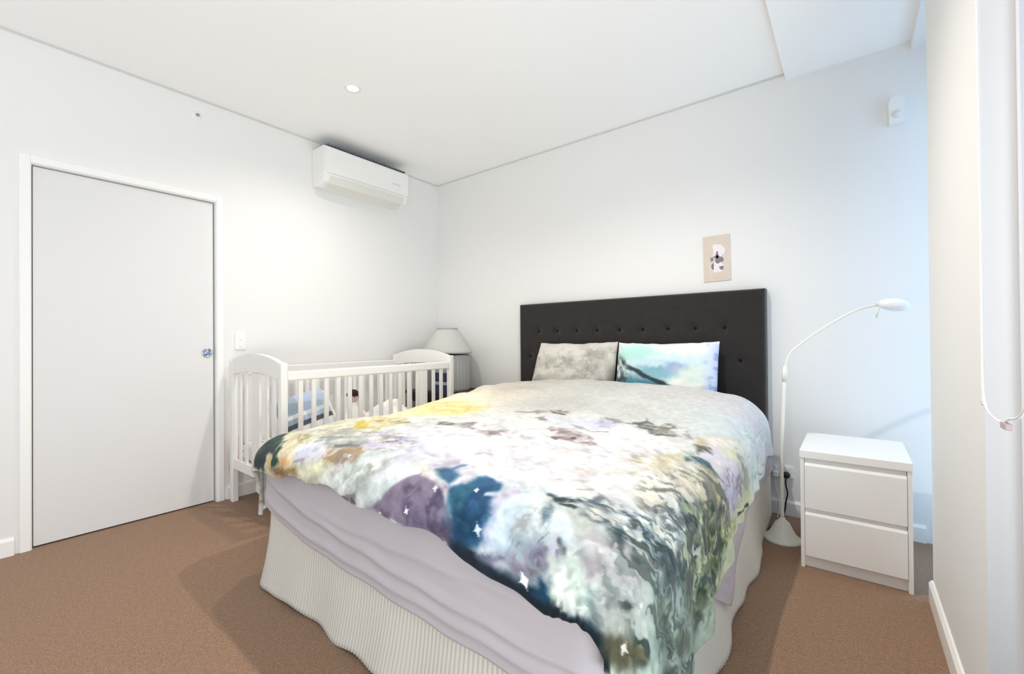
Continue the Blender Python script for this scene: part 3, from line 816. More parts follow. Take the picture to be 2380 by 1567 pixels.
    ('P', (210, 196, 216), 0.015, 0.85, 0.02, [(-0.926, 0.897), (-0.907, 0.931), (-0.888, 0.957), (-0.883, 0.924), (-0.899, 0.902)]),
    ('P', (58, 104, 138), 0.012, 1, 0.016, [(-0.925, 0.88), (-0.887, 0.91), (-0.874, 0.955), (-0.851, 0.981), (-0.787, 0.972), (-0.778, 0.941), (-0.802, 0.919), (-0.773, 0.911), (-0.77, 0.89), (-0.747, 0.862), (-0.755, 0.839), (-0.746, 0.823), (-0.738, 0.81), (-0.751, 0.777), (-0.796, 0.746), (-0.84, 0.725), (-0.846, 0.742), (-0.871, 0.821)]),
    ('P', (26, 74, 104), 0.04, 0.8, 0.02, [(-0.876, 0.832), (-0.845, 0.856), (-0.776, 0.851), (-0.758, 0.829), (-0.746, 0.807), (-0.759, 0.774), (-0.84, 0.725), (-0.847, 0.758)]),
    ('F', (90, 134, 162), 0.03, 0.6, -0.143, 8, 14, 0.1, 0.5, 77, [(-0.923, 0.886), (-0.8, 0.974), (-0.733, 0.82), (-0.843, 0.727)]),
    ('F', (30, 62, 92), 0.03, 0.6, -0.143, 8, 14, 0.1, 0.5, 84, [(-0.923, 0.886), (-0.8, 0.974), (-0.733, 0.82), (-0.843, 0.727)]),
    ('F', (70, 124, 132), 0.03, 0.6, -0.143, 8, 14, 0.1, 0.5, 91, [(-0.923, 0.886), (-0.8, 0.974), (-0.733, 0.82), (-0.843, 0.727)]),
    ('S', (214, 244, 248), 0.022, (-0.835, 0.911)),
    ('S', (222, 240, 246), 0.034, (-0.77, 0.812)),
    ('L', (206, 216, 230), 0.012, 0.8, 0.01, [(-0.801, 0.913), (-0.777, 0.917)]),
    ('P', (196, 182, 204), 0.03, 0.8, 0.02, [(-0.773, 0.911), (-0.76, 0.943), (-0.73, 0.972), (-0.716, 0.947), (-0.743, 0.903), (-0.76, 0.894)]),
    ('P', (176, 164, 178), 0.02, 0.6, 0.02, [(-0.76, 0.929), (-0.727, 0.968), (-0.708, 0.964), (-0.728, 0.937)]),
    ('P', (216, 230, 238), 0.04, 0.8, 0.02, [(-0.736, 0.894), (-0.692, 0.915), (-0.659, 0.88), (-0.664, 0.855), (-0.675, 0.836), (-0.703, 0.838), (-0.734, 0.862)]),
    ('P', (206, 190, 212), 0.03, 0.8, 0.02, [(-0.773, 0.9), (-0.746, 0.9), (-0.733, 0.859), (-0.72, 0.825), (-0.72, 0.79), (-0.754, 0.763), (-0.744, 0.804), (-0.737, 0.837)]),
    ('P', (196, 214, 230), 0.04, 0.8, 0.02, [(-0.714, 0.817), (-0.67, 0.834), (-0.65, 0.804), (-0.675, 0.786), (-0.708, 0.782)]),
    ('F', (150, 152, 162), 0.03, 0.85, -1.776, 6, 40, 0.0, 0.3, 83, [(-0.671, 0.866), (-0.612, 0.895), (-0.565, 0.881), (-0.539, 0.844), (-0.59, 0.812), (-0.642, 0.789), (-0.667, 0.828)]),
    ('F', (108, 122, 136), 0.03, 0.85, -1.776, 6, 40, 0.0, 0.3, 90, [(-0.671, 0.866), (-0.612, 0.895), (-0.565, 0.881), (-0.539, 0.844), (-0.59, 0.812), (-0.642, 0.789), (-0.667, 0.828)]),
    ('F', (206, 206, 214), 0.03, 0.85, -1.776, 6, 40, 0.0, 0.3, 97, [(-0.671, 0.866), (-0.612, 0.895), (-0.565, 0.881), (-0.539, 0.844), (-0.59, 0.812), (-0.642, 0.789), (-0.667, 0.828)]),
    ('P', (112, 128, 142), 0.04, 0.7, 0.02, [(-0.651, 0.824), (-0.613, 0.843), (-0.584, 0.838), (-0.603, 0.811), (-0.643, 0.791)]),
    ('P', (72, 98, 112), 0.015, 0.9, 0.02, [(-0.625, 0.92), (-0.616, 0.945), (-0.594, 0.925), (-0.594, 0.89), (-0.603, 0.878), (-0.616, 0.894)]),
    ('F', (186, 180, 160), 0.03, 0.8, -1.486, 6, 40, 0.0, 0.3, 87, [(-0.704, 0.931), (-0.643, 0.951), (-0.61, 0.892), (-0.657, 0.868)]),
    ('F', (236, 232, 222), 0.03, 0.8, -1.486, 6, 40, 0.0, 0.3, 94, [(-0.704, 0.931), (-0.643, 0.951), (-0.61, 0.892), (-0.657, 0.868)]),
    ('P', (58, 66, 64), 0.012, 0.9, 0.02, [(-0.649, 0.983), (-0.628, 0.996), (-0.598, 0.975), (-0.609, 0.957), (-0.625, 0.966)]),
    ('L', (64, 72, 68), 0.014, 0.85, 0.01, [(-0.612, 0.971), (-0.572, 1.008)]),
    ('P', (178, 168, 190), 0.03, 0.8, 0.02, [(-0.651, 0.779), (-0.591, 0.817), (-0.544, 0.846), (-0.539, 0.823), (-0.575, 0.793), (-0.629, 0.765)]),
    ('P', (22, 46, 62), 0.015, 0.95, 0.02, [(-0.84, 0.725), (-0.758, 0.763), (-0.759, 0.73), (-0.733, 0.722), (-0.753, 0.71), (-0.794, 0.714), (-0.83, 0.723)]),
    ('P', (10, 20, 24), 0.02, 0.8, 0.02, [(-0.84, 0.725), (-0.774, 0.746), (-0.758, 0.722), (-0.769, 0.711), (-0.807, 0.717)]),
    ('P', (190, 180, 210), 0.02, 0.9, 0.02, [(-0.754, 0.737), (-0.714, 0.763), (-0.667, 0.779), (-0.666, 0.757), (-0.721, 0.728)]),
    ('P', (84, 80, 104), 0.015, 0.85, 0.02, [(-0.758, 0.753), (-0.71, 0.776), (-0.67, 0.784), (-0.674, 0.776), (-0.742, 0.748)]),
    ('P', (98, 106, 130), 0.02, 0.8, 0.02, [(-0.747, 0.714), (-0.672, 0.747), (-0.625, 0.761), (-0.648, 0.739), (-0.742, 0.71)]),
    ('L', (48, 58, 52), 0.012, 0.85, 0.01, [(-0.543, 0.857), (-0.528, 0.844), (-0.517, 0.835)]),
    ('L', (206, 200, 196), 0.01, 0.7, 0.01, [(-0.676, 1.086), (-0.642, 1.13), (-0.612, 1.154)]),
    ('L', (190, 184, 182), 0.01, 0.8, 0.01, [(-0.604, 1.085), (-0.574, 1.11)]),
    ('P', (56, 74, 84), 0.012, 0.9, 0.02, [(-0.639, 0.988), (-0.628, 0.996), (-0.615, 0.98), (-0.592, 1.003), (-0.586, 1.031), (-0.557, 1.014), (-0.572, 0.974), (-0.6, 0.957), (-0.617, 0.955)]),
    ('P', (92, 104, 116), 0.012, 0.85, 0.02, [(-0.562, 1.016), (-0.543, 1.066), (-0.543, 1.101), (-0.527, 1.084), (-0.525, 1.05), (-0.509, 1.031), (-0.485, 1.022), (-0.493, 0.992), (-0.521, 1.001), (-0.535, 0.977)]),
    ('P', (46, 66, 80), 0.01, 0.95, 0.02, [(-0.525, 1.08), (-0.494, 1.076), (-0.468, 1.065), (-0.444, 1.076), (-0.452, 1.058), (-0.472, 1.047), (-0.496, 1.052)]),
    ('P', (70, 90, 104), 0.01, 0.85, 0.02, [(-0.525, 1.047), (-0.501, 1.029), (-0.485, 1.022), (-0.485, 1.001), (-0.502, 1.008)]),
    ('P', (190, 192, 204), 0.015, 0.7, 0.02, [(-0.526, 1.092), (-0.507, 1.117), (-0.453, 1.101), (-0.449, 1.081), (-0.473, 1.074), (-0.501, 1.076)]),
    ('P', (70, 92, 104), 0.01, 0.85, 0.02, [(-0.44, 1.098), (-0.421, 1.115), (-0.411, 1.138), (-0.41, 1.165), (-0.395, 1.169), (-0.399, 1.146), (-0.415, 1.112)]),
    ('P', (164, 166, 180), 0.015, 0.8, 0.02, [(-0.427, 1.166), (-0.413, 1.176), (-0.409, 1.16), (-0.419, 1.142)]),
    ('L', (64, 74, 70), 0.011, 0.9, 0.01, [(-0.586, 0.958), (-0.555, 0.958)]),
    ('P', (62, 78, 84), 0.01, 0.9, 0.02, [(-0.551, 0.956), (-0.529, 0.962), (-0.502, 0.949), (-0.478, 0.971), (-0.476, 0.957), (-0.489, 0.941), (-0.516, 0.945)]),
    ('P', (242, 238, 230), 0.015, 0.8, 0.02, [(-0.528, 0.972), (-0.505, 0.999), (-0.488, 0.983), (-0.491, 0.96), (-0.509, 0.956)]),
    ('F', (176, 186, 190), 0.03, 0.6, 0.505, 5, 40, 0.05, 0.3, 91, [(-0.62, 0.96), (-0.505, 1.073), (-0.403, 1.153), (-0.368, 1.146), (-0.451, 1.0), (-0.548, 0.951)]),
    ('F', (236, 232, 226), 0.03, 0.6, 0.505, 5, 40, 0.05, 0.3, 98, [(-0.62, 0.96), (-0.505, 1.073), (-0.403, 1.153), (-0.368, 1.146), (-0.451, 1.0), (-0.548, 0.951)]),
    ('P', (120, 136, 150), 0.012, 0.85, 0.02, [(-0.443, 1.026), (-0.425, 1.065), (-0.398, 1.088), (-0.386, 1.086), (-0.413, 1.057), (-0.435, 1.023)]),
    ('P', (50, 84, 94), 0.01, 0.9, 0.02, [(-0.416, 1.051), (-0.402, 1.065), (-0.379, 1.074), (-0.384, 1.06), (-0.403, 1.046)]),
    ('P', (64, 94, 104), 0.01, 0.95, 0.02, [(-0.452, 0.962), (-0.439, 0.983), (-0.426, 0.996), (-0.434, 0.968), (-0.42, 0.965), (-0.39, 1.042), (-0.39, 1.034), (-0.424, 0.949), (-0.434, 0.952)]),
    ('P', (206, 216, 218), 0.01, 0.8, 0.02, [(-0.429, 0.973), (-0.404, 1.024), (-0.416, 0.974)]),
    ('P', (232, 228, 214), 0.012, 0.9, 0.01, [(-0.399, 1.108), (-0.376, 1.134), (-0.346, 1.146), (-0.322, 1.146), (-0.294, 1.138), (-0.314, 1.119), (-0.343, 1.124), (-0.381, 1.112)]),
    ('F', (74, 92, 100), 0.03, 0.9, -0.209, 5, 38, 0.0, 0.28, 95, [(-0.403, 1.213), (-0.36, 1.414), (-0.317, 1.44), (-0.283, 1.364), (-0.26, 1.3), (-0.286, 1.243), (-0.342, 1.191)]),
    ('F', (216, 218, 212), 0.03, 0.9, -0.209, 5, 38, 0.0, 0.28, 102, [(-0.403, 1.213), (-0.36, 1.414), (-0.317, 1.44), (-0.283, 1.364), (-0.26, 1.3), (-0.286, 1.243), (-0.342, 1.191)]),
    ('F', (120, 138, 140), 0.03, 0.9, -0.209, 5, 38, 0.0, 0.28, 109, [(-0.403, 1.213), (-0.36, 1.414), (-0.317, 1.44), (-0.283, 1.364), (-0.26, 1.3), (-0.286, 1.243), (-0.342, 1.191)]),
    ('L', (40, 54, 56), 0.014, 0.85, 0.01, [(-0.367, 1.325), (-0.332, 1.323), (-0.307, 1.32)]),
    ('L', (50, 66, 70), 0.016, 0.9, 0.01, [(-0.335, 1.265), (-0.314, 1.251), (-0.292, 1.245)]),
    ('P', (62, 86, 100), 0.012, 0.85, 0.02, [(-0.376, 1.172), (-0.347, 1.198), (-0.335, 1.19), (-0.354, 1.171)]),
    ('P', (52, 84, 96), 0.012, 0.95, 0.02, [(-0.36, 1.065), (-0.345, 1.108), (-0.326, 1.117), (-0.304, 1.115), (-0.272, 1.116), (-0.244, 1.11), (-0.271, 1.06), (-0.302, 1.049), (-0.333, 1.058)]),
    ('P', (188, 208, 214), 0.012, 0.85, 0.02, [(-0.325, 1.071), (-0.301, 1.094), (-0.273, 1.089), (-0.282, 1.066), (-0.311, 1.061)]),
    ('P', (52, 86, 86), 0.01, 0.95, 0.02, [(-0.39, 0.949), (-0.372, 0.978), (-0.36, 0.992), (-0.353, 0.953), (-0.369, 0.951)]),
    ('P', (48, 76, 78), 0.01, 0.9, 0.02, [(-0.356, 0.988), (-0.324, 1.008), (-0.317, 1.013), (-0.344, 0.953), (-0.347, 0.977)]),
    ('L', (226, 226, 216), 0.022, 0.8, 0.01, [(-0.391, 1.013), (-0.361, 1.005), (-0.327, 1.02), (-0.289, 1.038)]),
    ('F', (196, 206, 208), 0.03, 0.75, 0.209, 5, 38, 0.05, 0.3, 99, [(-0.397, 1.011), (-0.366, 1.083), (-0.318, 1.063), (-0.282, 1.036), (-0.332, 0.985)]),
    ('F', (110, 130, 134), 0.03, 0.75, 0.209, 5, 38, 0.05, 0.3, 106, [(-0.397, 1.011), (-0.366, 1.083), (-0.318, 1.063), (-0.282, 1.036), (-0.332, 0.985)]),
    ('F', (54, 70, 70), 0.03, 0.95, 0.724, 6, 34, -0.02, 0.25, 103, [(-0.328, 1.167), (-0.265, 1.302), (-0.182, 1.376), (-0.125, 1.346), (-0.241, 1.12), (-0.302, 1.138)]),
    ('F', (206, 216, 206), 0.03, 0.95, 0.724, 6, 34, -0.02, 0.25, 110, [(-0.328, 1.167), (-0.265, 1.302), (-0.182, 1.376), (-0.125, 1.346), (-0.241, 1.12), (-0.302, 1.138)]),
    ('F', (130, 146, 140), 0.03, 0.95, 0.724, 6, 34, -0.02, 0.25, 117, [(-0.328, 1.167), (-0.265, 1.302), (-0.182, 1.376), (-0.125, 1.346), (-0.241, 1.12), (-0.302, 1.138)]),
    ('F', (92, 104, 70), 0.03, 0.9, 0.271, 9, 22, 0.0, 0.28, 107, [(-0.35, 1.396), (-0.327, 1.619), (-0.253, 1.602), (-0.133, 1.54), (-0.175, 1.361), (-0.25, 1.329)]),
    ('F', (196, 206, 150), 0.03, 0.9, 0.271, 9, 22, 0.0, 0.28, 114, [(-0.35, 1.396), (-0.327, 1.619), (-0.253, 1.602), (-0.133, 1.54), (-0.175, 1.361), (-0.25, 1.329)]),
    ('F', (52, 64, 48), 0.03, 0.9, 0.271, 9, 22, 0.0, 0.28, 121, [(-0.35, 1.396), (-0.327, 1.619), (-0.253, 1.602), (-0.133, 1.54), (-0.175, 1.361), (-0.25, 1.329)]),
    ('P', (196, 212, 160), 0.02, 0.8, 0.02, [(-0.26, 1.363), (-0.226, 1.489), (-0.195, 1.495), (-0.223, 1.369)]),
    ('P', (206, 228, 236), 0.05, 0.7, 0.02, [(-0.566, 0.894), (-0.521, 0.904), (-0.488, 0.883), (-0.486, 0.85), (-0.512, 0.838), (-0.541, 0.863)]),
    ('F', (180, 184, 168), 0.03, 0.7, -0.428, 7, 34, 0.0, 0.3, 111, [(-0.54, 0.93), (-0.469, 0.953), (-0.44, 0.925), (-0.445, 0.88), (-0.492, 0.881)]),
    ('F', (222, 230, 230), 0.03, 0.7, -0.428, 7, 34, 0.0, 0.3, 118, [(-0.54, 0.93), (-0.469, 0.953), (-0.44, 0.925), (-0.445, 0.88), (-0.492, 0.881)]),
    ('F', (168, 164, 168), 0.03, 0.7, -0.165, 6, 26, 0.0, 0.35, 115, [(-0.476, 0.89), (-0.424, 0.949), (-0.351, 0.952), (-0.328, 0.924), (-0.463, 0.792), (-0.47, 0.848)]),
    ('F', (206, 204, 200), 0.03, 0.7, -0.165, 6, 26, 0.0, 0.35, 122, [(-0.476, 0.89), (-0.424, 0.949), (-0.351, 0.952), (-0.328, 0.924), (-0.463, 0.792), (-0.47, 0.848)]),
    ('F', (190, 178, 178), 0.03, 0.7, -0.165, 6, 26, 0.0, 0.35, 129, [(-0.476, 0.89), (-0.424, 0.949), (-0.351, 0.952), (-0.328, 0.924), (-0.463, 0.792), (-0.47, 0.848)]),
    ('P', (88, 88, 98), 0.02, 0.8, 0.02, [(-0.533, 0.844), (-0.517, 0.843), (-0.514, 0.833), (-0.524, 0.83)]),
    ('P', (92, 84, 104), 0.02, 0.75, 0.02, [(-0.716, 0.733), (-0.656, 0.746), (-0.602, 0.789), (-0.559, 0.81), (-0.54, 0.796), (-0.575, 0.766), (-0.623, 0.753), (-0.666, 0.731), (-0.716, 0.716)]),
    ('P', (178, 168, 190), 0.02, 0.7, 0.02, [(-0.666, 0.752), (-0.609, 0.793), (-0.561, 0.82), (-0.532, 0.83), (-0.543, 0.806), (-0.585, 0.79), (-0.634, 0.752)]),
    ('P', (104, 92, 96), 0.02, 0.7, 0.02, [(-0.6, 0.76), (-0.553, 0.783), (-0.551, 0.771), (-0.591, 0.752)]),
    ('P', (24, 36, 46), 0.02, 0.9, 0.02, [(-0.713, 0.711), (-0.622, 0.747), (-0.582, 0.747), (-0.533, 0.761), (-0.515, 0.735), (-0.493, 0.704), (-0.501, 0.696), (-0.546, 0.693), (-0.602, 0.701), (-0.684, 0.711)]),
    ('P', (120, 136, 150), 0.015, 0.85, 0.02, [(-0.678, 0.711), (-0.623, 0.736), (-0.618, 0.73), (-0.666, 0.711)]),
    ('P', (140, 140, 176), 0.02, 0.85, 0.02, [(-0.608, 0.731), (-0.561, 0.76), (-0.539, 0.76), (-0.549, 0.747), (-0.595, 0.722)]),
    ('P', (22, 88, 118), 0.02, 0.9, 0.02, [(-0.594, 0.719), (-0.564, 0.738), (-0.531, 0.755), (-0.526, 0.734), (-0.547, 0.72), (-0.581, 0.708)]),
    ('P', (10, 32, 44), 0.02, 0.9, 0.02, [(-0.62, 0.705), (-0.584, 0.709), (-0.519, 0.716), (-0.491, 0.702), (-0.542, 0.693), (-0.589, 0.699)]),
    ('F', (96, 134, 160), 0.03, 0.7, -1.401, 8, 40, 0.1, 0.35, 121, [(-0.622, 0.72), (-0.528, 0.763), (-0.518, 0.709), (-0.608, 0.702)]),
    ('F', (20, 50, 70), 0.03, 0.7, -1.401, 8, 40, 0.1, 0.35, 128, [(-0.622, 0.72), (-0.528, 0.763), (-0.518, 0.709), (-0.608, 0.702)]),
    ('S', (250, 250, 250), 0.036, (-0.61, 0.743)),
    ('P', (198, 214, 206), 0.03, 0.85, 0.02, [(-0.529, 0.796), (-0.494, 0.828), (-0.447, 0.821), (-0.423, 0.804), (-0.416, 0.768), (-0.461, 0.72), (-0.503, 0.713), (-0.523, 0.75)]),
    ('F', (168, 184, 164), 0.03, 0.75, -0.649, 8, 20, 0.0, 0.35, 127, [(-0.532, 0.804), (-0.487, 0.832), (-0.42, 0.809), (-0.415, 0.765), (-0.491, 0.701), (-0.523, 0.75)]),
    ('F', (226, 236, 228), 0.03, 0.75, -0.649, 8, 20, 0.0, 0.35, 134, [(-0.532, 0.804), (-0.487, 0.832), (-0.42, 0.809), (-0.415, 0.765), (-0.491, 0.701), (-0.523, 0.75)]),
    ('F', (196, 190, 184), 0.03, 0.75, -0.649, 8, 20, 0.0, 0.35, 141, [(-0.532, 0.804), (-0.487, 0.832), (-0.42, 0.809), (-0.415, 0.765), (-0.491, 0.701), (-0.523, 0.75)]),
    ('P', (74, 98, 104), 0.03, 0.8, 0.02, [(-0.424, 0.807), (-0.409, 0.828), (-0.391, 0.798), (-0.401, 0.773), (-0.408, 0.743), (-0.416, 0.768)]),
    ('P', (112, 112, 122), 0.025, 0.8, 0.02, [(-0.386, 0.807), (-0.375, 0.847), (-0.362, 0.853), (-0.363, 0.815), (-0.377, 0.787)]),
    ('P', (54, 74, 84), 0.03, 0.9, 0.02, [(-0.457, 0.71), (-0.413, 0.754), (-0.378, 0.783), (-0.352, 0.771), (-0.385, 0.727), (-0.385, 0.725), (-0.401, 0.723), (-0.439, 0.713)]),
    ('P', (16, 22, 18), 0.02, 0.9, 0.02, [(-0.464, 0.705), (-0.43, 0.715), (-0.388, 0.725), (-0.39, 0.725), (-0.437, 0.713)]),
    ('P', (112, 130, 152), 0.02, 0.85, 0.02, [(-0.396, 0.724), (-0.379, 0.729), (-0.349, 0.767), (-0.336, 0.749), (-0.359, 0.727)]),
    ('P', (56, 96, 128), 0.015, 0.8, 0.02, [(-0.397, 0.723), (-0.381, 0.726), (-0.361, 0.727), (-0.392, 0.724)]),
    ('P', (28, 32, 36), 0.014, 0.9, 0.02, [(-0.504, 0.695), (-0.448, 0.71), (-0.397, 0.723), (-0.392, 0.724), (-0.441, 0.712)]),
    ('P', (12, 28, 34), 0.015, 0.95, 0.02, [(-0.392, 0.724), (-0.34, 0.735), (-0.316, 0.725), (-0.307, 0.724), (-0.332, 0.726)]),
    ('P', (206, 216, 214), 0.015, 0.7, 0.02, [(-0.504, 0.695), (-0.459, 0.716), (-0.455, 0.707), (-0.477, 0.701)]),
    ('P', (86, 86, 74), 0.03, 0.9, 0.02, [(-0.314, 0.725), (-0.325, 0.749), (-0.268, 0.827), (-0.227, 0.86), (-0.202, 0.862), (-0.186, 0.84), (-0.227, 0.758), (-0.275, 0.728), (-0.303, 0.724)]),
    ('P', (116, 106, 62), 0.03, 0.7, 0.02, [(-0.266, 0.827), (-0.235, 0.859), (-0.204, 0.868), (-0.197, 0.85), (-0.226, 0.83)]),
    ('P', (120, 118, 100), 0.04, 0.6, 0.02, [(-0.312, 0.726), (-0.233, 0.796), (-0.237, 0.766), (-0.298, 0.723)]),
    ('S', (206, 202, 190), 0.036, (-0.247, 0.8)),
    ('S', (222, 226, 228), 0.05, (-0.329, 0.875)),
    ('P', (198, 212, 206), 0.025, 0.8, 0.02, [(-0.27, 0.828), (-0.275, 0.852), (-0.232, 0.888), (-0.175, 0.924), (-0.159, 0.914), (-0.196, 0.869), (-0.229, 0.866)]),
    ('F', (176, 184, 172), 0.03, 0.6, -0.327, 6, 22, 0.0, 0.4, 131, [(-0.375, 0.8), (-0.356, 0.859), (-0.288, 0.845), (-0.271, 0.819), (-0.331, 0.758)]),
    ('F', (206, 216, 206), 0.03, 0.6, -0.327, 6, 22, 0.0, 0.4, 138, [(-0.375, 0.8), (-0.356, 0.859), (-0.288, 0.845), (-0.271, 0.819), (-0.331, 0.758)]),
    ('F', (96, 118, 96), 0.03, 0.85, 0.468, 8, 22, -0.02, 0.28, 137, [(-0.336, 0.951), (-0.238, 1.118), (-0.123, 1.169), (-0.03, 1.188), (-0.109, 1.022), (-0.216, 0.934)]),
    ('F', (200, 218, 210), 0.03, 0.85, 0.468, 8, 22, -0.02, 0.28, 144, [(-0.336, 0.951), (-0.238, 1.118), (-0.123, 1.169), (-0.03, 1.188), (-0.109, 1.022), (-0.216, 0.934)]),
    ('F', (140, 160, 150), 0.03, 0.85, 0.468, 8, 22, -0.02, 0.28, 151, [(-0.336, 0.951), (-0.238, 1.118), (-0.123, 1.169), (-0.03, 1.188), (-0.109, 1.022), (-0.216, 0.934)]),
    ('P', (206, 222, 226), 0.02, 0.75, 0.02, [(-0.274, 1.038), (-0.238, 1.118), (-0.155, 1.162), (-0.093, 1.17), (-0.162, 1.109), (-0.218, 1.064)]),
    ('P', (44, 56, 46), 0.02, 0.9, 0.02, [(-0.179, 1.12), (-0.158, 1.182), (-0.071, 1.307), (-0.045, 1.291), (-0.141, 1.157)]),
    ('F', (220, 228, 206), 0.03, 0.95, 0.796, 10, 22, -0.02, 0.25, 141, [(-0.253, 1.143), (-0.159, 1.357), (-0.112, 1.353), (-0.06, 1.313), (-0.173, 1.152)]),
    ('F', (52, 64, 52), 0.03, 0.95, 0.796, 10, 22, -0.02, 0.25, 148, [(-0.253, 1.143), (-0.159, 1.357), (-0.112, 1.353), (-0.06, 1.313), (-0.173, 1.152)]),
    ('F', (150, 160, 140), 0.03, 0.95, 0.796, 10, 22, -0.02, 0.25, 155, [(-0.253, 1.143), (-0.159, 1.357), (-0.112, 1.353), (-0.06, 1.313), (-0.173, 1.152)]),
    ('P', (104, 118, 78), 0.03, 0.8, 0.02, [(-0.143, 1.036), (-0.14, 1.102), (-0.065, 1.171), (-0.046, 1.158), (-0.099, 1.076)]),
    ('F', (206, 218, 150), 0.03, 0.9, 0.776, 9, 20, -0.02, 0.25, 147, [(-0.274, 1.354), (-0.161, 1.757), (-0.152, 1.637), (-0.125, 1.476), (-0.204, 1.34)]),
    ('F', (92, 112, 70), 0.03, 0.9, 0.776, 9, 20, -0.02, 0.25, 154, [(-0.274, 1.354), (-0.161, 1.757), (-0.152, 1.637), (-0.125, 1.476), (-0.204, 1.34)]),
    ('F', (54, 70, 44), 0.03, 0.9, 0.776, 9, 20, -0.02, 0.25, 161, [(-0.274, 1.354), (-0.161, 1.757), (-0.152, 1.637), (-0.125, 1.476), (-0.204, 1.34)]),
    ('P', (226, 228, 178), 0.015, 0.8, 0.02, [(-0.207, 1.558), (-0.153, 1.767), (-0.152, 1.637), (-0.177, 1.552)]),
    ('S', (250, 250, 250), 0.03, (-0.441, 1.008)),
    ('S', (236, 240, 240), 0.02, (-0.294, 0.897)),
    ('P', (196, 216, 210), 0.03, 0.7, 0.02, [(-0.109, 1.047), (-0.005, 1.198), (0.03, 1.198), (-0.055, 1.078)]),
    ('F', (58, 82, 92), 0.03, 0.8, 0.155, 4, 34, 0.12, 0.38, 161, [(-0.603, 1.006), (-0.531, 1.082), (-0.446, 1.087), (-0.409, 1.166), (-0.379, 1.167), (-0.393, 1.026), (-0.431, 0.944), (-0.485, 0.947)]),
    ('F', (84, 100, 104), 0.03, 0.8, 0.155, 4, 34, 0.12, 0.38, 168, [(-0.603, 1.006), (-0.531, 1.082), (-0.446, 1.087), (-0.409, 1.166), (-0.379, 1.167), (-0.393, 1.026), (-0.431, 0.944), (-0.485, 0.947)]),
    ('F', (38, 62, 70), 0.03, 0.85, 0.373, 4, 26, 0.05, 0.3, 167, [(-0.414, 1.068), (-0.368, 1.088), (-0.372, 1.153), (-0.347, 1.239), (-0.305, 1.324), (-0.246, 1.34), (-0.158, 1.351), (-0.134, 1.32), (-0.278, 1.042), (-0.332, 1.036)]),
    ('F', (96, 114, 112), 0.03, 0.85, 0.373, 4, 26, 0.05, 0.3, 174, [(-0.414, 1.068), (-0.368, 1.088), (-0.372, 1.153), (-0.347, 1.239), (-0.305, 1.324), (-0.246, 1.34), (-0.158, 1.351), (-0.134, 1.32), (-0.278, 1.042), (-0.332, 1.036)]),
    ('F', (226, 228, 220), 0.03, 0.8, 0.373, 5, 30, 0.12, 0.38, 173, [(-0.414, 1.068), (-0.368, 1.088), (-0.372, 1.153), (-0.347, 1.239), (-0.305, 1.324), (-0.246, 1.34), (-0.158, 1.351), (-0.134, 1.32), (-0.278, 1.042), (-0.332, 1.036)]),
    ('F', (60, 78, 70), 0.03, 0.8, -0.535, 7, 26, 0.05, 0.3, 179, [(-0.354, 1.316), (-0.238, 1.644), (-0.107, 1.568), (-0.063, 1.315), (-0.167, 1.141), (-0.29, 1.152)]),
    ('F', (128, 140, 110), 0.03, 0.8, -0.535, 7, 26, 0.05, 0.3, 186, [(-0.354, 1.316), (-0.238, 1.644), (-0.107, 1.568), (-0.063, 1.315), (-0.167, 1.141), (-0.29, 1.152)]),
    ('F', (206, 214, 180), 0.03, 0.8, -0.535, 7, 26, 0.05, 0.3, 193, [(-0.354, 1.316), (-0.238, 1.644), (-0.107, 1.568), (-0.063, 1.315), (-0.167, 1.141), (-0.29, 1.152)]),
    ('F', (84, 92, 84), 0.03, 0.7, 0.268, 6, 30, 0.12, 0.35, 183, [(-0.469, 1.437), (-0.379, 1.684), (-0.187, 1.729), (-0.221, 1.492), (-0.337, 1.372)]),
    ('F', (150, 150, 140), 0.03, 0.7, 0.268, 6, 30, 0.12, 0.35, 190, [(-0.469, 1.437), (-0.379, 1.684), (-0.187, 1.729), (-0.221, 1.492), (-0.337, 1.372)]),
    ('F', (84, 78, 100), 0.03, 0.7, 0.71, 5, 26, 0.08, 0.35, 187, [(-0.65, 0.782), (-0.555, 0.84), (-0.529, 0.812), (-0.581, 0.764), (-0.671, 0.732)]),
    ('F', (150, 142, 160), 0.03, 0.7, 0.71, 5, 26, 0.08, 0.35, 194, [(-0.65, 0.782), (-0.555, 0.84), (-0.529, 0.812), (-0.581, 0.764), (-0.671, 0.732)]),
    ('F', (120, 134, 130), 0.03, 0.7, 0.033, 7, 24, 0.05, 0.35, 191, [(-0.524, 0.843), (-0.403, 0.939), (-0.345, 0.939), (-0.323, 0.914), (-0.356, 0.815), (-0.424, 0.807), (-0.45, 0.825), (-0.498, 0.825)]),
    ('F', (150, 146, 150), 0.03, 0.7, 0.033, 7, 24, 0.05, 0.35, 198, [(-0.524, 0.843), (-0.403, 0.939), (-0.345, 0.939), (-0.323, 0.914), (-0.356, 0.815), (-0.424, 0.807), (-0.45, 0.825), (-0.498, 0.825)]),
    ('F', (226, 232, 226), 0.03, 0.7, 0.033, 7, 24, 0.05, 0.35, 205, [(-0.524, 0.843), (-0.403, 0.939), (-0.345, 0.939), (-0.323, 0.914), (-0.356, 0.815), (-0.424, 0.807), (-0.45, 0.825), (-0.498, 0.825)]),
    ('F', (176, 178, 168), 0.03, 0.6, 0.954, 4, 24, 0.05, 0.4, 193, [(-1.554, 0.784), (-1.396, 0.889), (-1.201, 0.941), (-1.155, 0.868), (-1.3, 0.738), (-1.414, 0.745)]),
    ('F', (232, 236, 232), 0.03, 0.6, 0.954, 4, 24, 0.05, 0.4, 200, [(-1.554, 0.784), (-1.396, 0.889), (-1.201, 0.941), (-1.155, 0.868), (-1.3, 0.738), (-1.414, 0.745)]),
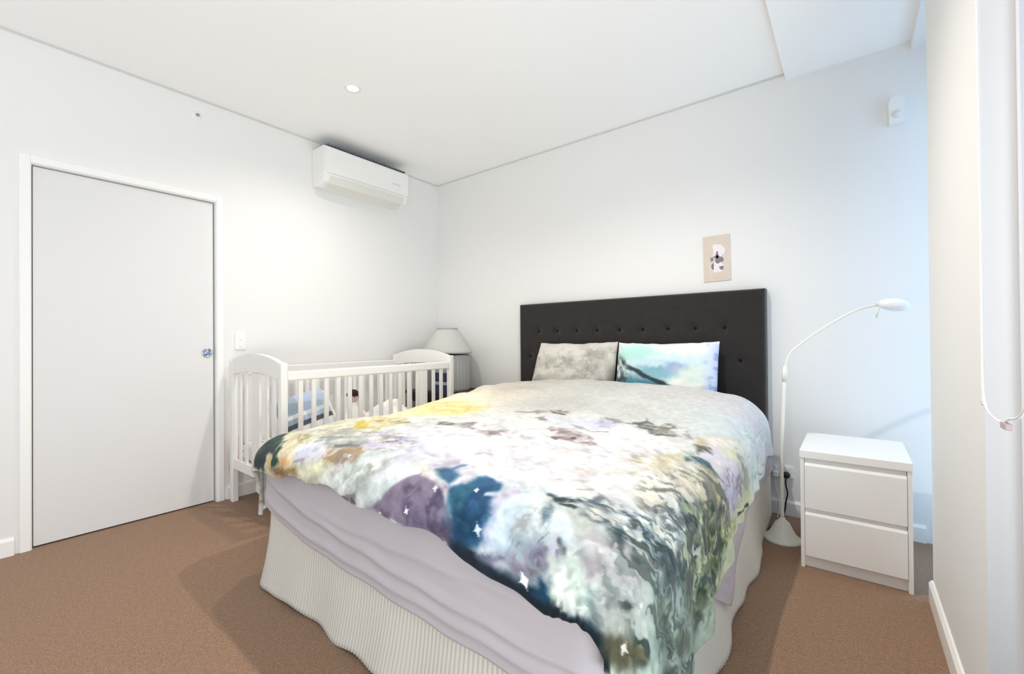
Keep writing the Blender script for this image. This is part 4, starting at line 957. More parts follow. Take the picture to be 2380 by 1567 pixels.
    ('F', (150, 148, 140), 0.03, 0.6, 0.161, 4, 44, 0.1, 0.4, 197, [(-2.104, 1.016), (-1.866, 1.183), (-1.348, 1.092), (-1.197, 0.969), (-1.617, 0.898), (-1.841, 0.908)]),
    ('F', (226, 222, 200), 0.03, 0.6, 0.161, 4, 44, 0.1, 0.4, 204, [(-2.104, 1.016), (-1.866, 1.183), (-1.348, 1.092), (-1.197, 0.969), (-1.617, 0.898), (-1.841, 0.908)]),
    ('P', (14, 26, 32), 0.015, 0.9, 0.02, [(-0.698, 0.711), (-0.663, 0.714), (-0.608, 0.702), (-0.542, 0.693), (-0.508, 0.695), (-0.541, 0.693), (-0.602, 0.701), (-0.68, 0.711)]),
    ('P', (12, 22, 28), 0.015, 0.85, 0.02, [(-0.867, 0.734), (-0.828, 0.725), (-0.758, 0.72), (-0.745, 0.71), (-0.763, 0.711), (-0.816, 0.719)]),
    ('P', (140, 142, 138), 0.06, 0.45, 0.02, [(-0.477, 0.814), (-0.393, 0.921), (-0.277, 0.906), (-0.224, 0.848), (-0.331, 0.756)]),
    ('P', (110, 122, 112), 0.05, 0.45, 0.02, [(-0.32, 0.939), (-0.181, 1.293), (0.024, 1.198), (-0.144, 0.893)]),
    ('F', (84, 92, 90), 0.03, 0.75, 0.467, 5, 30, 0.08, 0.4, 203, [(-0.521, 1.001), (-0.295, 1.419), (-0.068, 1.561), (0.024, 1.198), (-0.178, 0.822), (-0.339, 0.845)]),
    ('F', (60, 74, 72), 0.03, 0.75, 0.467, 5, 30, 0.08, 0.4, 210, [(-0.521, 1.001), (-0.295, 1.419), (-0.068, 1.561), (0.024, 1.198), (-0.178, 0.822), (-0.339, 0.845)]),
    ('P', (186, 196, 200), 0.05, 0.35, 0.02, [(-0.74, 0.932), (-0.656, 0.973), (-0.534, 0.82), (-0.639, 0.792)]),
    ('L', (16, 34, 50), 0.05, 0.9, 0.012, [(-0.838, 0.725), (-0.761, 0.715), (-0.671, 0.711), (-0.589, 0.699)]),
    ('L', (14, 30, 40), 0.045, 0.9, 0.012, [(-0.588, 0.698), (-0.504, 0.695), (-0.356, 0.727), (-0.292, 0.723)]),
    ('P', (22, 78, 106), 0.012, 0.85, 0.02, [(-0.599, 0.709), (-0.559, 0.745), (-0.521, 0.743), (-0.532, 0.712), (-0.576, 0.701)]),
    ('S', (250, 250, 250), 0.036, (-0.612, 0.741)),
    ('P', (96, 94, 72), 0.02, 0.75, 0.02, [(-0.312, 0.725), (-0.312, 0.756), (-0.267, 0.822), (-0.22, 0.859), (-0.193, 0.859), (-0.178, 0.822), (-0.24, 0.742)]),
    ('S', (214, 212, 200), 0.034, (-0.245, 0.8)),
    ('F', (206, 214, 206), 0.03, 0.8, -0.693, 9, 26, 0.0, 0.35, 211, [(-0.524, 0.795), (-0.467, 0.841), (-0.417, 0.821), (-0.418, 0.755), (-0.487, 0.707)]),
    ('F', (232, 236, 230), 0.03, 0.8, -0.693, 9, 26, 0.0, 0.35, 218, [(-0.524, 0.795), (-0.467, 0.841), (-0.417, 0.821), (-0.418, 0.755), (-0.487, 0.707)]),
    ('F', (206, 204, 210), 0.03, 0.45, 0.471, 2.5, 26, 0.15, 0.5, 217, [(-1.103, 1.388), (-0.751, 1.682), (-0.569, 1.484), (-0.6, 1.214), (-0.783, 1.025), (-0.976, 1.09)]),
    ('F', (196, 190, 206), 0.03, 0.45, 0.471, 2.5, 26, 0.15, 0.5, 224, [(-1.103, 1.388), (-0.751, 1.682), (-0.569, 1.484), (-0.6, 1.214), (-0.783, 1.025), (-0.976, 1.09)]),
]
# ------------------------------------------------------------------ painting printed cloth (albedo only)
def lin(c):
    c = np.asarray(c, dtype=np.float64) / 255.0
    return np.where(c <= 0.04045, c / 12.92, ((c + 0.055) / 1.055) ** 2.4)


def poly_sd(px, py, pts):
    """signed distance to a polygon, negative inside"""
    d2 = np.full(px.shape, 1e9)
    ins = np.zeros(px.shape, dtype=bool)
    n = len(pts)
    for i in range(n):
        ax, ay = pts[i]
        bx, by = pts[(i + 1) % n]
        ex, ey = bx - ax, by - ay
        L = ex * ex + ey * ey + 1e-12
        t = np.clip(((px - ax) * ex + (py - ay) * ey) / L, 0, 1)
        d2 = np.minimum(d2, (px - ax - t * ex) ** 2 + (py - ay - t * ey) ** 2)
        c = ((ay > py) != (by > py)) & (px < ex * (py - ay) / (ey if abs(ey) > 1e-12 else 1e-12) + ax)
        ins ^= c
    d = np.sqrt(d2)
    return np.where(ins, -d, d)


def line_d(px, py, pts):
    d2 = np.full(px.shape, 1e9)
    for (ax, ay), (bx, by) in zip(pts, pts[1:]):
        ex, ey = bx - ax, by - ay
        L = ex * ex + ey * ey + 1e-12
        t = np.clip(((px - ax) * ex + (py - ay) * ey) / L, 0, 1)
        d2 = np.minimum(d2, (px - ax - t * ex) ** 2 + (py - ay - t * ey) ** 2)
    return np.sqrt(d2)


def duvet_print(X, Y):
    shp = X.shape
    X, Y = X.ravel(), Y.ravel()
    # soft colour fields
    wx, wy = X + 0.05 * fbm(X * 4, Y * 4, 3, 3), Y + 0.05 * fbm(X * 4 + 7, Y * 4, 4, 3)
    num, den = np.zeros((len(X), 3)), np.zeros(len(X))
    for f in DUVET_FIELDS:
        w = 1.0 / (((wx - f[0]) ** 2 + (wy - f[1]) ** 2) + 0.0012) ** 1.6
        num += w[:, None] * np.array(f[2:5])
        den += w
    col = num / den[:, None]                       # painted in display values, converted at the end
    n1x, n1y = fbm(X * 16, Y * 16, 11, 3), fbm(X * 16 + 5, Y * 16, 12, 3)
    n1x = n1x + 0.35 * fbm(X * 60, Y * 60, 13, 2)
    n1y = n1y + 0.35 * fbm(X * 60 + 9, Y * 60, 14, 2)
    brk = fbm(X * 22 + 0.8 * n1y, Y * 48 + 0.8 * n1x, 71, 3)
    for s in DUVET_STROKES:
        kind, c = s[0], np.array(s[1], dtype=np.float64)
        p = s[-1] if kind != 'S' else [s[3]]
        pad = 0.09
        xs, ys = [q[0] for q in p], [q[1] for q in p]
        k = np.nonzero((X > min(xs) - pad) & (X < max(xs) + pad) & (Y > min(ys) - pad) & (Y < max(ys) + pad))[0]
        if len(k) == 0:
            continue
        x, y = X[k], Y[k]
        if kind == 'P':
            _, _, soft, op, warp, _ = s
            d = poly_sd(x + warp * n1x[k], y + warp * n1y[k], p)
            a = op * sstep(soft, -soft, d)
            if op < 0.96:                      # dry-brush breakup inside the softer strokes
                a = a * (0.45 + 0.55 * sstep(-0.30, 0.12, brk[k]))
        elif kind == 'L':
            _, _, w, op, warp, _ = s
            d = line_d(x + warp * n1x[k], y + warp * n1y[k], p)
            a = op * sstep(w, w * 0.25, d)
        elif kind == 'F':
            _, _, soft, op, ang, fa, fc, lo, hi, seed, _ = s
            d = poly_sd(x + 0.03 * n1x[k], y + 0.03 * n1y[k], p)
            u = x * math.cos(ang) + y * math.sin(ang)
            v = -x * math.sin(ang) + y * math.cos(ang) + 0.05 * n1x[k]
            nz = fbm(u * fa * 2.0, v * fc * 1.25, seed, 3)
            a = op * sstep(soft, -soft, d) * sstep(lo, hi, nz)
        else:
            _, _, size, (sx, sy) = s
            # four-pointed sparkle
            u, v = x - sx, y - sy
            u, v = u * 0.85 + v * 0.5, v * 0.85 - u * 0.5
            size = size * 0.62
            t = (np.abs(u) / size) ** 0.55 + (np.abs(v) / (size * 1.35)) ** 0.55
            a = sstep(1.02, 0.80, t)
        col[k] += (c - col[k]) * a[:, None]
    g = 1 + 0.06 * fbm(X * 55, Y * 55, 51, 3) + (0.10 * fbm(X * 26, Y * 26, 52, 3) + 0.08 * fbm(X * 30 + Y * 40, Y * 12 - X * 9, 53, 3)) * sstep(1.95, 1.4, Y)
    col = 250 * np.power(np.clip(col * g[:, None], 4, 250) / 250, 1.2)
    return lin(col).reshape(shp + (3,))


def paint_grey(u, v):
    """mottled beige and grey"""
    c = np.broadcast_to(np.array([186.0, 184, 175]), u.shape + (3,)).copy()
    def mix(col, a):
        c[...] += (np.array(col, dtype=np.float64) - c) * np.clip(a, 0, 1)[..., None]
    n = fbm(u * 4 + 2, v * 3.2, 5, 4)
    mix((208, 205, 194), sstep(0.02, 0.35, n))
    mix((160, 159, 152), sstep(-0.02, -0.4, n) * 0.8)
    n2 = fbm(u * 9, v * 7 + 3, 8, 3)
    mix((214, 210, 198), sstep(0.22, 0.5, n2) * 0.7)
    mix((150, 148, 142), sstep(0.25, 0.5, fbm(u * 7 + 11, v * 7, 18, 3)) * 0.6)
    mix((205, 198, 194), sstep(0.55, 0.95, v) * 0.7)
    mix((100, 98, 92), sstep(0.80, 1.0, u + 0.10 * n) * sstep(0.5, -0.3, v) * 0.8)
    return lin(np.clip(c, 0, 250))


def paint_teal(u, v):
    """turquoise sky and sea with a dark slanting branch and a pale shore"""
    c = np.broadcast_to(np.array([206.0, 224, 224]), u.shape + (3,)).copy()
    def mix(col, a):
        c[...] += (np.array(col, dtype=np.float64) - c) * np.clip(a, 0, 1)[..., None]
    n = fbm(u * 4, v * 4, 5, 4)
    n2 = fbm(u * 10, v * 8, 9, 3)
    def el(cx, cy, rx, ry, s=0.5):
        return sstep(1 + s, 1 - s, np.hypot((u - cx + 0.12 * n) / rx, (v - cy + 0.12 * n2) / ry))
    mix((176, 222, 212), el(-0.45, 0.62, 0.50, 0.22))
    mix((228, 226, 220), el(0.55, 0.80, 0.65, 0.20))
    mix((196, 220, 226), el(0.0, 0.35, 0.6, 0.2))
    mix((120, 172, 186), el(-0.05, 0.10, 0.5, 0.16) * 0.8)
    mix((158, 178, 205), el(0.25, 0.22, 0.22, 0.14))
    mix((84, 138, 152), el(-0.45, -0.30, 0.55, 0.26))
    mix((132, 182, 192), el(-0.30, -0.42, 0.25, 0.12) * sstep(-0.1, 0.3, n2))
    mix((236, 238, 228), el(0.45, -0.28, 0.36, 0.18, 0.3))
    mix((214, 226, 220), el(0.60, 0.05, 0.3, 0.2))
    mix((196, 208, 240), sstep(0.70, 1.0, u + 0.1 * n))
    mix((130, 150, 196), sstep(0.70, 1.0, u + 0.1 * n) * sstep(0.15, 0.4, n2) * 0.7)
    # branch
    line = 0.18 - 0.62 * (u + 0.62)
    a = sstep(0.12, 0.05, np.abs(v - line + 0.10 * n)) * sstep(-0.85, -0.6, u) * sstep(0.50, 0.25, u)
    mix((48, 62, 70), a * 0.95)
    # tufted dark foliage at the left edge
    t = sstep(-0.62, -0.92, u + 0.16 * n2) * sstep(0.75, 0.35, v + 0.2 * n) * sstep(-0.35, 0.25, fbm(u * 9, v * 5, 29, 3) + 0.25)
    mix((66, 76, 78), t)
    mix((200, 214, 210), sstep(0.25, 0.5, fbm(u * 14 + v * 6, v * 3, 39, 3)) * sstep(-0.6, -0.85, u) * 0.8)
    mix((235, 232, 228), sstep(0.90, 0.99, v) * 0.8)
    return lin(np.clip(c, 0, 250))
# ------------------------------------------------------------------ shape of the duvet (flat cloth coordinates -> room)
# flat coordinates: x across the bed, y along it, both in metres as if the cloth lay flat; the parts beyond the bed's edges hang down
DUV_XL, DUV_XR, DUV_YF, DUV_YH = -2.09, -0.555, 0.985, 2.765     # borders of the flat top: left, right, foot; head hem
ARC_A = {'r': 0.200, 'l': 0.13, 'f': 0.155}                    # horizontal and vertical radius of each rounded edge
ARC_B = {'r': 0.170, 'l': 0.13, 'f': 0.135}


def quarter_table(n=160):
    """arc length, horizontal and vertical travel of a quarter ellipse, tabulated for a unit circle scaled later"""
    th = np.linspace(0, math.pi / 2, n)
    return th


_TH = quarter_table()


def fall(d, a, b):
    """travel d over an elliptical shoulder a x b, then straight down: (outward, downward)"""
    shp = d.shape
    d, a, b = d.ravel(), np.broadcast_to(a, shp).ravel(), np.broadcast_to(b, shp).ravel()
    L = math.pi / 2 * np.sqrt((a * a + b * b) / 2)              # close to the true arc length for these radii
    th = np.clip(d / L, 0, 1) * math.pi / 2
    h = a * np.sin(th)
    v = b * (1 - np.cos(th)) + np.maximum(0, d - L)
    return h.reshape(shp), v.reshape(shp)


def duvet_top(x, y):
    u = np.clip((x + 1.30) / 0.95, -1.2, 1.2)
    crown = 0.075 * (1 - u * u)
    head = 0.092 * sstep(1.5, 2.68, y)
    foot = -0.026 * sstep(1.35, 0.95, y)
    z = 0.642 + crown + head + foot
    z = z + 0.016 * fbm(x * 2.6 + 3, y * 2.6, 5, 3) + 0.007 * fbm(x * 7 + y * 3, y * 6 - x * 2, 9, 3)
    # a few long soft creases across the top
    w = fbm(x * 1.3, y * 1.3, 21, 2)
    z = z + 0.006 * np.sin((x * 0.8 + y * 1.5 + w * 0.5) * 16) * sstep(-0.2, 0.5, fbm(x * 2.2, y * 2.2, 31, 2))
    return z


def hem_right(y):
    return 0.452 + 0.15 * sstep(1.75, 1.15, y) - 0.04 * sstep(2.2, 2.75, y) + 0.012 * np.sin(y * 17)


def hem_foot(x):
    return 0.235 + 0.015 * sstep(-1.6, -1.2, x) + 0.030 * sstep(-1.0, -0.65, x) - 0.018 * sstep(-0.62, -0.30, x) + 0.008 * np.sin(x * 9) + 0.008 * np.sin(x * 23 + 1)


def hem_left(y):
    return 0.40 + 0.015 * np.sin(y * 13)


def duvet_grid(nu, nv):
    u = np.linspace(0, 1, nu)[None, :]
    v = np.linspace(0, 1, nv)[:, None]
    yl = DUV_YF - 0.3 + (DUV_YH - DUV_YF + 0.3) * v            # rough y for the hem functions
    xl = DUV_XL - 0.3 + (DUV_XR - DUV_XL + 0.8) * u
    x0 = DUV_XL - hem_left(yl) + 0 * u
    x1 = DUV_XR + hem_right(yl) + 0 * u
    X = x0 + (x1 - x0) * u
    y0 = DUV_YF - hem_foot(X)
    Y = y0 + (DUV_YH - y0) * v + 0 * u
    return X, Y


def duvet_surface(X, Y):
    er = np.maximum(0, X - DUV_XR)
    el = np.maximum(0, DUV_XL - X)
    ef = np.maximum(0, DUV_YF - Y)
    es = np.maximum(er, el)
    d = np.hypot(es, ef)
    dd = np.where(d > 1e-9, d, 1)
    cs, sn = es / dd, ef / dd
    a_s = np.where(er > 0, ARC_A['r'], ARC_A['l'])
    b_s = np.where(er > 0, ARC_B['r'], ARC_B['l'])
    a = np.sqrt((a_s * cs) ** 2 + (ARC_A['f'] * sn) ** 2)
    b = np.sqrt((b_s * cs) ** 2 + (ARC_B['f'] * sn) ** 2)
    a, b = np.maximum(a, 1e-3), np.maximum(b, 1e-3)
    h, v = fall(d, a, b)
    # hanging folds: the cloth swings out and in along the hem
    along = cs * Y + sn * X
    hang = sstep(0.18, 0.55, d)
    fold = hang * (0.012 * np.sin(along * 19 + 2 * np.sin(along * 5)) + 0.007 * np.sin(along * 43) + 0.008)
    h = h + fold + 0.010 * hang
    x = np.clip(X, DUV_XL, DUV_XR) + np.where(er > 0, 1, -1) * cs * h
    y = np.maximum(Y, DUV_YF) - sn * h
    z = duvet_top(np.clip(X, DUV_XL, DUV_XR), np.maximum(Y, DUV_YF)) - v
    # rounded head end
    hd = np.maximum(0, Y - (DUV_YH - 0.09)) / 0.09
    z = z - 0.055 * hd * hd
    z = z + 0.006 * fbm(X * 5 + 9, Y * 5, 77, 3) * sstep(0.02, 0.2, d)
    return np.stack([x, y, z], -1)
# ------------------------------------------------------------------ bed
M_felt = mat('charcoal_upholstery', (48, 45, 44), 0.95, 0.08, noise=(40, 0.08), bump=(500, 0.25, 0.001), sheen=0.25)
M_sheet = mat('lilac_grey_sheet', (188, 182, 186), 0.85, 0.12, bump=(30, 0.05, 0.004))
M_skirt = mat('cream_ribbed_cloth', (206, 202, 192), 0.9, 0.1, bump=(300, 0.1, 0.001))
BX0, BX1, BY0, BY1 = -2.150, -0.385, 0.882, 3.030

bed = thing('bed', 'wide bed with tall charcoal buttoned headboard and cream ribbed base', 'bed', (-1.345, 3.03, 0))
OX, OY = bed.location.x, bed.location.y


def perimeter(x0, x1, y0, y1, r, step):
    """points and outward normals round left side, foot, right side (head side open)"""
    P = []
    def line(a, b):
        n = max(1, int(math.hypot(b[0] - a[0], b[1] - a[1]) / step))
        nx, ny = (b[1] - a[1]), -(b[0] - a[0])
        l = math.hypot(nx, ny)
        return [(a[0] + (b[0] - a[0]) * k / n, a[1] + (b[1] - a[1]) * k / n, -nx / l, -ny / l) for k in range(n)]
    def arc(cx, cy, a0, a1):
        n = max(4, int(r * abs(a1 - a0) / step))
        return [(cx + r * math.cos(a0 + (a1 - a0) * k / n), cy + r * math.sin(a0 + (a1 - a0) * k / n), math.cos(a0 + (a1 - a0) * k / n), math.sin(a0 + (a1 - a0) * k / n)) for k in range(n)]
    P += [(p[0], p[1], -1, 0) for p in line((x0, y1), (x0, y0 + r))]
    P += arc(x0 + r, y0 + r, math.pi, 1.5 * math.pi)
    P += [(p[0], p[1], 0, -1) for p in line((x0 + r, y0), (x1 - r, y0))]
    P += arc(x1 - r, y0 + r, 1.5 * math.pi, 2 * math.pi)
    P += [(p[0], p[1], 1, 0) for p in line((x1, y0 + r), (x1, y1))]
    P.append((x1, y1, 1, 0))
    return np.array(P)


b = box(NB(), BX0 + 0.045 - OX, BX1 - 0.045 - OX, BY0 + 0.045 - OY, BY1 - OY, 0.040, 0.33, 0.02)
obj('base', b, mat('base_cloth', (205, 200, 192), 0.9), bed)
b = box(NB(), BX0 + 0.045 - OX, BX1 - 0.045 - OX, BY0 + 0.045 - OY, BY1 - OY, 0.335, 0.540, 0.05, 4)
obj('mattress', b, mat('mattress_ticking', (232, 229, 224), 0.9), bed)
for x in (BX0 + 0.1, BX1 - 0.1):
    for y in (BY0 + 0.1, BY1 - 0.08):
        obj('castor', lathe(NB(), [(0, 0), (0.025, 0), (0.028, 0.036), (0, 0.036)], (x - OX, y - OY, 0), 20), M_black, bed)

# ribbed valance hanging from the base to the carpet
P = perimeter(BX0 + 0.004, BX1 - 0.010, BY0 + 0.008, BY1, 0.11, 0.003)
S = np.concatenate([[0], np.cumsum(np.hypot(np.diff(P[:, 0]), np.diff(P[:, 1])))])
rows = np.linspace(0, 1, 22)
V = np.zeros((len(rows), len(P), 3))
for k, q in enumerate(rows):
    z = 0.345 * (1 - q) + q * (0.010 + 0.006 * np.sin(S * 11) + 0.004 * np.sin(S * 29))
    rib = 0.0013 * np.sin(S * 2 * math.pi / 0.0165)
    flare = 0.042 * q ** 2 + q ** 1.6 * (0.011 * np.sin(S * 8.5 + 1.5 * np.sin(S * 3)) + 0.006 * np.sin(S * 21))
    # less room beside the floor lamp and against the headboard
    flare = flare * (1 - 0.75 * sstep(2.35, 2.62, P[:, 1]))
    off = rib + flare
    V[k, :, 0] = P[:, 0] + P[:, 2] * off - OX
    V[k, :, 1] = P[:, 1] + P[:, 3] * off - OY
    V[k, :, 2] = z
o = link('valance', grid_mesh('valance', V, len(P), len(rows)), M_skirt, bed)
sm = o.modifiers.new('cloth', 'SOLIDIFY')
sm.thickness, sm.offset = 0.003, -1

# headboard with two staggered rows of buttons
HX0, HX1, HZ = -2.275, -0.413, 1.383
btn = [(-2.078 + 0.1795 * k, 1.148) for k in range(9)] + [(-2.168 + 0.1795 * k, 0.938) for k in range(10)]
hy0 = 3.038
nu, nv = 340, 180
gx, gz = np.meshgrid(np.linspace(HX0, HX1, nu), np.linspace(0.301, HZ, nv))
dep = np.zeros_like(gx)
for bx_, bz_ in btn:
    r2 = (gx - bx_) ** 2 + (gz - bz_) ** 2
    dep += 0.016 * np.exp(-r2 / (2 * 0.020 ** 2)) + 0.005 * np.exp(-r2 / (2 * 0.055 ** 2))
ed = np.minimum(np.minimum(gx - HX0, HX1 - gx), HZ - gz)
rr = 0.022
dep += np.where(ed < rr, rr - np.sqrt(np.maximum(0, rr * rr - (rr - ed) ** 2)), 0)
fr = np.stack([gx - OX, hy0 + dep - OY, gz], -1)
hb = grid_mesh('headboard', fr, nu, nv)
bm = NB()
bm.from_mesh(hb)
bnd = [e for e in bm.edges if e.is_boundary]
ex = bmesh.ops.extrude_edge_only(bm, edges=bnd)
nvs = [g for g in ex['geom'] if isinstance(g, bmesh.types.BMVert)]
for v in nvs:
    v.co.y = YB - 0.002 - OY
ends = [e for e in bm.edges if e.is_boundary]
bmesh.ops.holes_fill(bm, edges=ends, sides=0)
head = obj('headboard', bm, M_felt, bed)
head.data.polygons.foreach_set('use_smooth', [len(p.vertices) == 4 for p in head.data.polygons])
head['label'] = 'charcoal buttoned headboard'
bmn = lathe(NB(), [(0, -0.0075), (0.006, -0.0065), (0.010, -0.003), (0.0105, 0.0), (0.009, 0.004)], (0, 0, 0), 18, 'y')
b0 = obj('button', bmn, mat('button_cloth', (30, 28, 28), 0.95, 0.05), head, True)
for k, (bx_, bz_) in enumerate(btn):
    o = b0 if k == 0 else b0.copy()
    if k: C.objects.link(o)
    o.parent = head
    o.location = (bx_ - OX, hy0 + 0.020 - OY, bz_)
for x in (HX0 + 0.12, HX1 - 0.10):
    obj('headboard_leg', box(NB(), x - 0.03 - OX, x + 0.03 - OX, 3.06 - OY, 3.12 - OY, 0, 0.299), M_felt, bed)

# sheet over the mattress: smooth on top, drawn into long slanting folds across the foot, loose flap on the right
P = perimeter(BX0 - 0.010, BX1 + 0.004, BY0 - 0.012, BY1 - 0.03, 0.12, 0.008)
S = np.concatenate([[0], np.cumsum(np.hypot(np.diff(P[:, 0]), np.diff(P[:, 1])))])
px_, py_ = P[:, 0], P[:, 1]
foot = (P[:, 3] < -0.5)
right = (P[:, 2] > 0.5)
hem = np.interp(px_, [-2.16, -2.0, -1.8, -1.5, -1.1, -0.7, -0.36], [0.385, 0.335, 0.295, 0.268, 0.252, 0.240, 0.235])
flap = np.interp(py_, [0.86, 1.30, 1.46, 1.735, 1.80, 2.00, 2.19, 2.3, 3.1], [0.235, 0.262, 0.265, 0.112, 0.135, 0.235, 0.300, 0.30, 0.30])
hem = np.where(right, flap, np.where(foot, hem, 0.36))
hem = hem + 0.003 * np.sin(S * 24)
rows = []
cx_, cy_ = (BX0 + BX1) / 2, (BY0 + BY1) / 2
for ins, z in ((0.80, 0.562), (0.40, 0.562), (0.10, 0.561), (0.04, 0.558)):
    rows.append(np.stack([px_ - P[:, 2] * ins, np.where(np.abs(P[:, 3]) > 0.3, py_ - P[:, 3] * ins, np.maximum(py_, BY0 + ins)), z + 0 * S], -1))
for t in np.linspace(0, math.pi / 2, 7)[1:]:
    ins = 0.04 * (1 - math.sin(t))
    rows.append(np.stack([px_ - P[:, 2] * ins, py_ - P[:, 3] * ins, 0.518 + 0.04 * math.cos(t) + 0 * S], -1))
ND = 46
for k in range(1, ND + 1):
    q = k / ND
    z = 0.518 * (1 - q) + hem * q
    above = z - hem
    amp = np.where(foot, 1.0, np.where(right, 0.35, 0.3)) * sstep(0.0, 0.25, np.where(foot, px_ - BX0, 1.0))
    sh = px_ * 0.05
    off = amp * (0.008 * np.exp(-((above - 0.055 - sh * 0.2) / 0.014) ** 2) + 0.010 * np.exp(-((above - 0.115 - 0.02 * np.sin(px_ * 2)) / 0.016) ** 2)
                 + 0.007 * np.exp(-((above - 0.185 - 0.04 * np.cos(px_ * 1.7)) / 0.018) ** 2))
    off += 0.004 * fbm(S * 3 + z * 5, z * 14, 41, 3) + np.where(right, 0.008 * sstep(0.36, 0.27, z), 0.007 * q)
    off += np.where(right, 0.004 * np.sin(py_ * 15 + z * 6) * sstep(0.4, 0.25, z), 0)
    off += 0.016 * np.where(right, sstep(0.30, 0.12, hem) * sstep(0.33, 0.24, z), 0)
    rows.append(np.stack([px_ + P[:, 2] * off, py_ + P[:, 3] * off, z], -1))
V = np.stack(rows)
sheet = link('bed_sheet', grid_mesh('bed_sheet', V, len(P), len(rows)), M_sheet)
tag(sheet, 'pale lilac grey sheet hanging in slanting folds over the foot of the bed', 'bed sheet')
sm = sheet.modifiers.new('cloth', 'SOLIDIFY')
sm.thickness, sm.offset = 0.004, 1

# duvet
M_duvet = print_mat('painted_duvet_print')
NU, NV = 600, 560
DX, DY = duvet_grid(NU, NV)
DS = duvet_surface(DX, DY)
dcol = duvet_print(DX, DY)
duvet = link('duvet', grid_mesh('duvet', DS, NU, NV, dcol), M_duvet)
tag(duvet, 'puffy duvet printed with painted clouds, starry blue patches and green rocks', 'duvet')
sm = duvet.modifiers.new('filling', 'SOLIDIFY')
sm.thickness, sm.offset, sm.use_rim = 0.012, -1, True


# pillows standing against the headboard
def pillow(name, w, h, t, label, paint, loc, tilt, roll=0.0, yaw=0.0, splay=0.0):
    n, m_ = 120, 90
    u, v = np.meshgrid(np.linspace(-1, 1, n), np.linspace(-1, 1, m_))
    pinch = 1 - 0.008 * (1 - v * v) * np.abs(u) ** 3
    pinv = 1 - 0.055 * (1 - u * u) * np.abs(v) ** 3
    X = u * w / 2 * pinch - splay * (1 - v) / 2 * sstep(0.4, -1, u)
    Z = v * h / 2 * pinv
    prof = np.power(np.clip((1 - u ** 4) * (1 - v ** 4), 0, 1), 0.55)
    wr = 0.012 * fbm(u * 2.2 + 5, v * 2.2, 3, 3) * prof
    edge = 0.006 * fbm(u * 6 + loc[0] * 9, u * 0 + 3.3, 4, 2) * sstep(0.75, 1, v)
    Z = Z + edge
    sag = 0.008 * np.sin(u * 7 + 1) * sstep(0.5, 1, v)
    front = np.stack([X, -(t / 2 * prof + wr) - 0.003 + sag, Z], -1)
    back = np.stack([X, (t / 2 * prof * 0.8) + 0.003 + sag, Z], -1)
    me_f = grid_mesh(name, front, n, m_, paint(u, v))
    me_b = grid_mesh(name, back[:, ::-1], n, m_, paint(u, v)[:, ::-1])
    bm = NB()
    bm.from_mesh(me_f)
    bm.from_mesh(me_b)
    bnd = [e for e in bm.edges if e.is_boundary]
    bmesh.ops.remove_doubles(bm, verts=list({vv for e in bnd for vv in e.verts}), dist=0.0065)
    me = bpy.data.meshes.new(name)
    bm.to_mesh(me)
    bm.free()
    o = link(name, me, bpy.data.materials.get('pillow_print') or print_mat('pillow_print'), None, True)
    o.location = loc
    o.rotation_euler = (tilt, roll, yaw)
    return tag(o, label, 'pillow', 'printed pillows against the headboard')


pillow('pillow', 0.668, 0.475, 0.13, 'pillow with mottled beige grey print, nearer the cot', paint_grey, (-1.663, 2.915, 0.825), math.radians(-13), math.radians(-1.0), 0.0, 0.07)
pillow('pillow', 0.668, 0.475, 0.13, 'pillow with turquoise sea and dark branch print, nearer the floor lamp', paint_teal, (-0.984, 2.908, 0.825), math.radians(-13), math.radians(-0.5))
# ------------------------------------------------------------------ white cot
M_cot = mat('cot_white_paint', (239, 237, 233), 0.45, 0.35)
CX0, CX1, CY0, CY1 = -3.340, -2.585, 1.170, 2.550
cot = thing('cot', 'white slatted baby cot with arched ends, between bed and door wall', 'cot', ((CX0 + CX1) / 2, (CY0 + CY1) / 2, 0))
cox, coy = cot.location.x, cot.location.y
ps = 0.045
hw = (CX1 - CX0) / 2


def cot_end(yc):
    b = NB()
    for s in (-1, 1):
        box(b, min(s * hw, s * (hw - ps)), max(s * hw, s * (hw - ps)), yc - 0.02, yc + 0.02, 0.0, 0.955, 0.006)
    # arched head board, bottom edge arched too
    n = 28
    top, bot = [], []
    for k in range(n + 1):
        x = -hw + 0.002 + (2 * hw - 0.004) * k / n
        q = 1 - (x / hw) ** 2
        top.append((x, 0.944 + 0.060 * q))
        bot.append((x * (hw - ps) / hw, 0.862 + 0.028 * q))
    prism(b, top + bot[::-1], 'y', yc - 0.016, yc + 0.016)
    box(b, -hw + ps, hw - ps, yc - 0.012, yc + 0.012, 0.225, 0.290, 0.004)
    e = obj('end_panel', b, M_cot, cot)
    # five slats, the middle one wide
    inner = 2 * (hw - ps)
    for x, w in ((-0.245, 0.034), (-0.150, 0.034), (0.0, 0.115), (0.150, 0.034), (0.245, 0.034)):
        obj('slat', box(NB(), x - w / 2, x + w / 2, yc - 0.007, yc + 0.007, 0.288, 0.885, 0.003), M_cot, e)
    return e


cot_end(CY0 - coy + 0.02)
cot_end(CY1 - coy - 0.02)


def cot_side(s):
    b = NB()
    x = s * (hw - 0.022)
    y0, y1 = CY0 - coy + 0.042, CY1 - coy - 0.042
    box(b, x - 0.016, x + 0.016, y0, y1, 0.850, 0.905, 0.008)
    box(b, x - 0.014, x + 0.014, y0, y1, 0.225, 0.275, 0.005)
    r = obj('side_rail', b, M_cot, cot)
    n = 15
    for k in range(n):
        y = y0 + (y1 - y0) * (k + 1) / (n + 1)
        obj('slat', box(NB(), x - 0.008, x + 0.008, y - 0.014, y + 0.014, 0.273, 0.853, 0.004), M_cot, r)


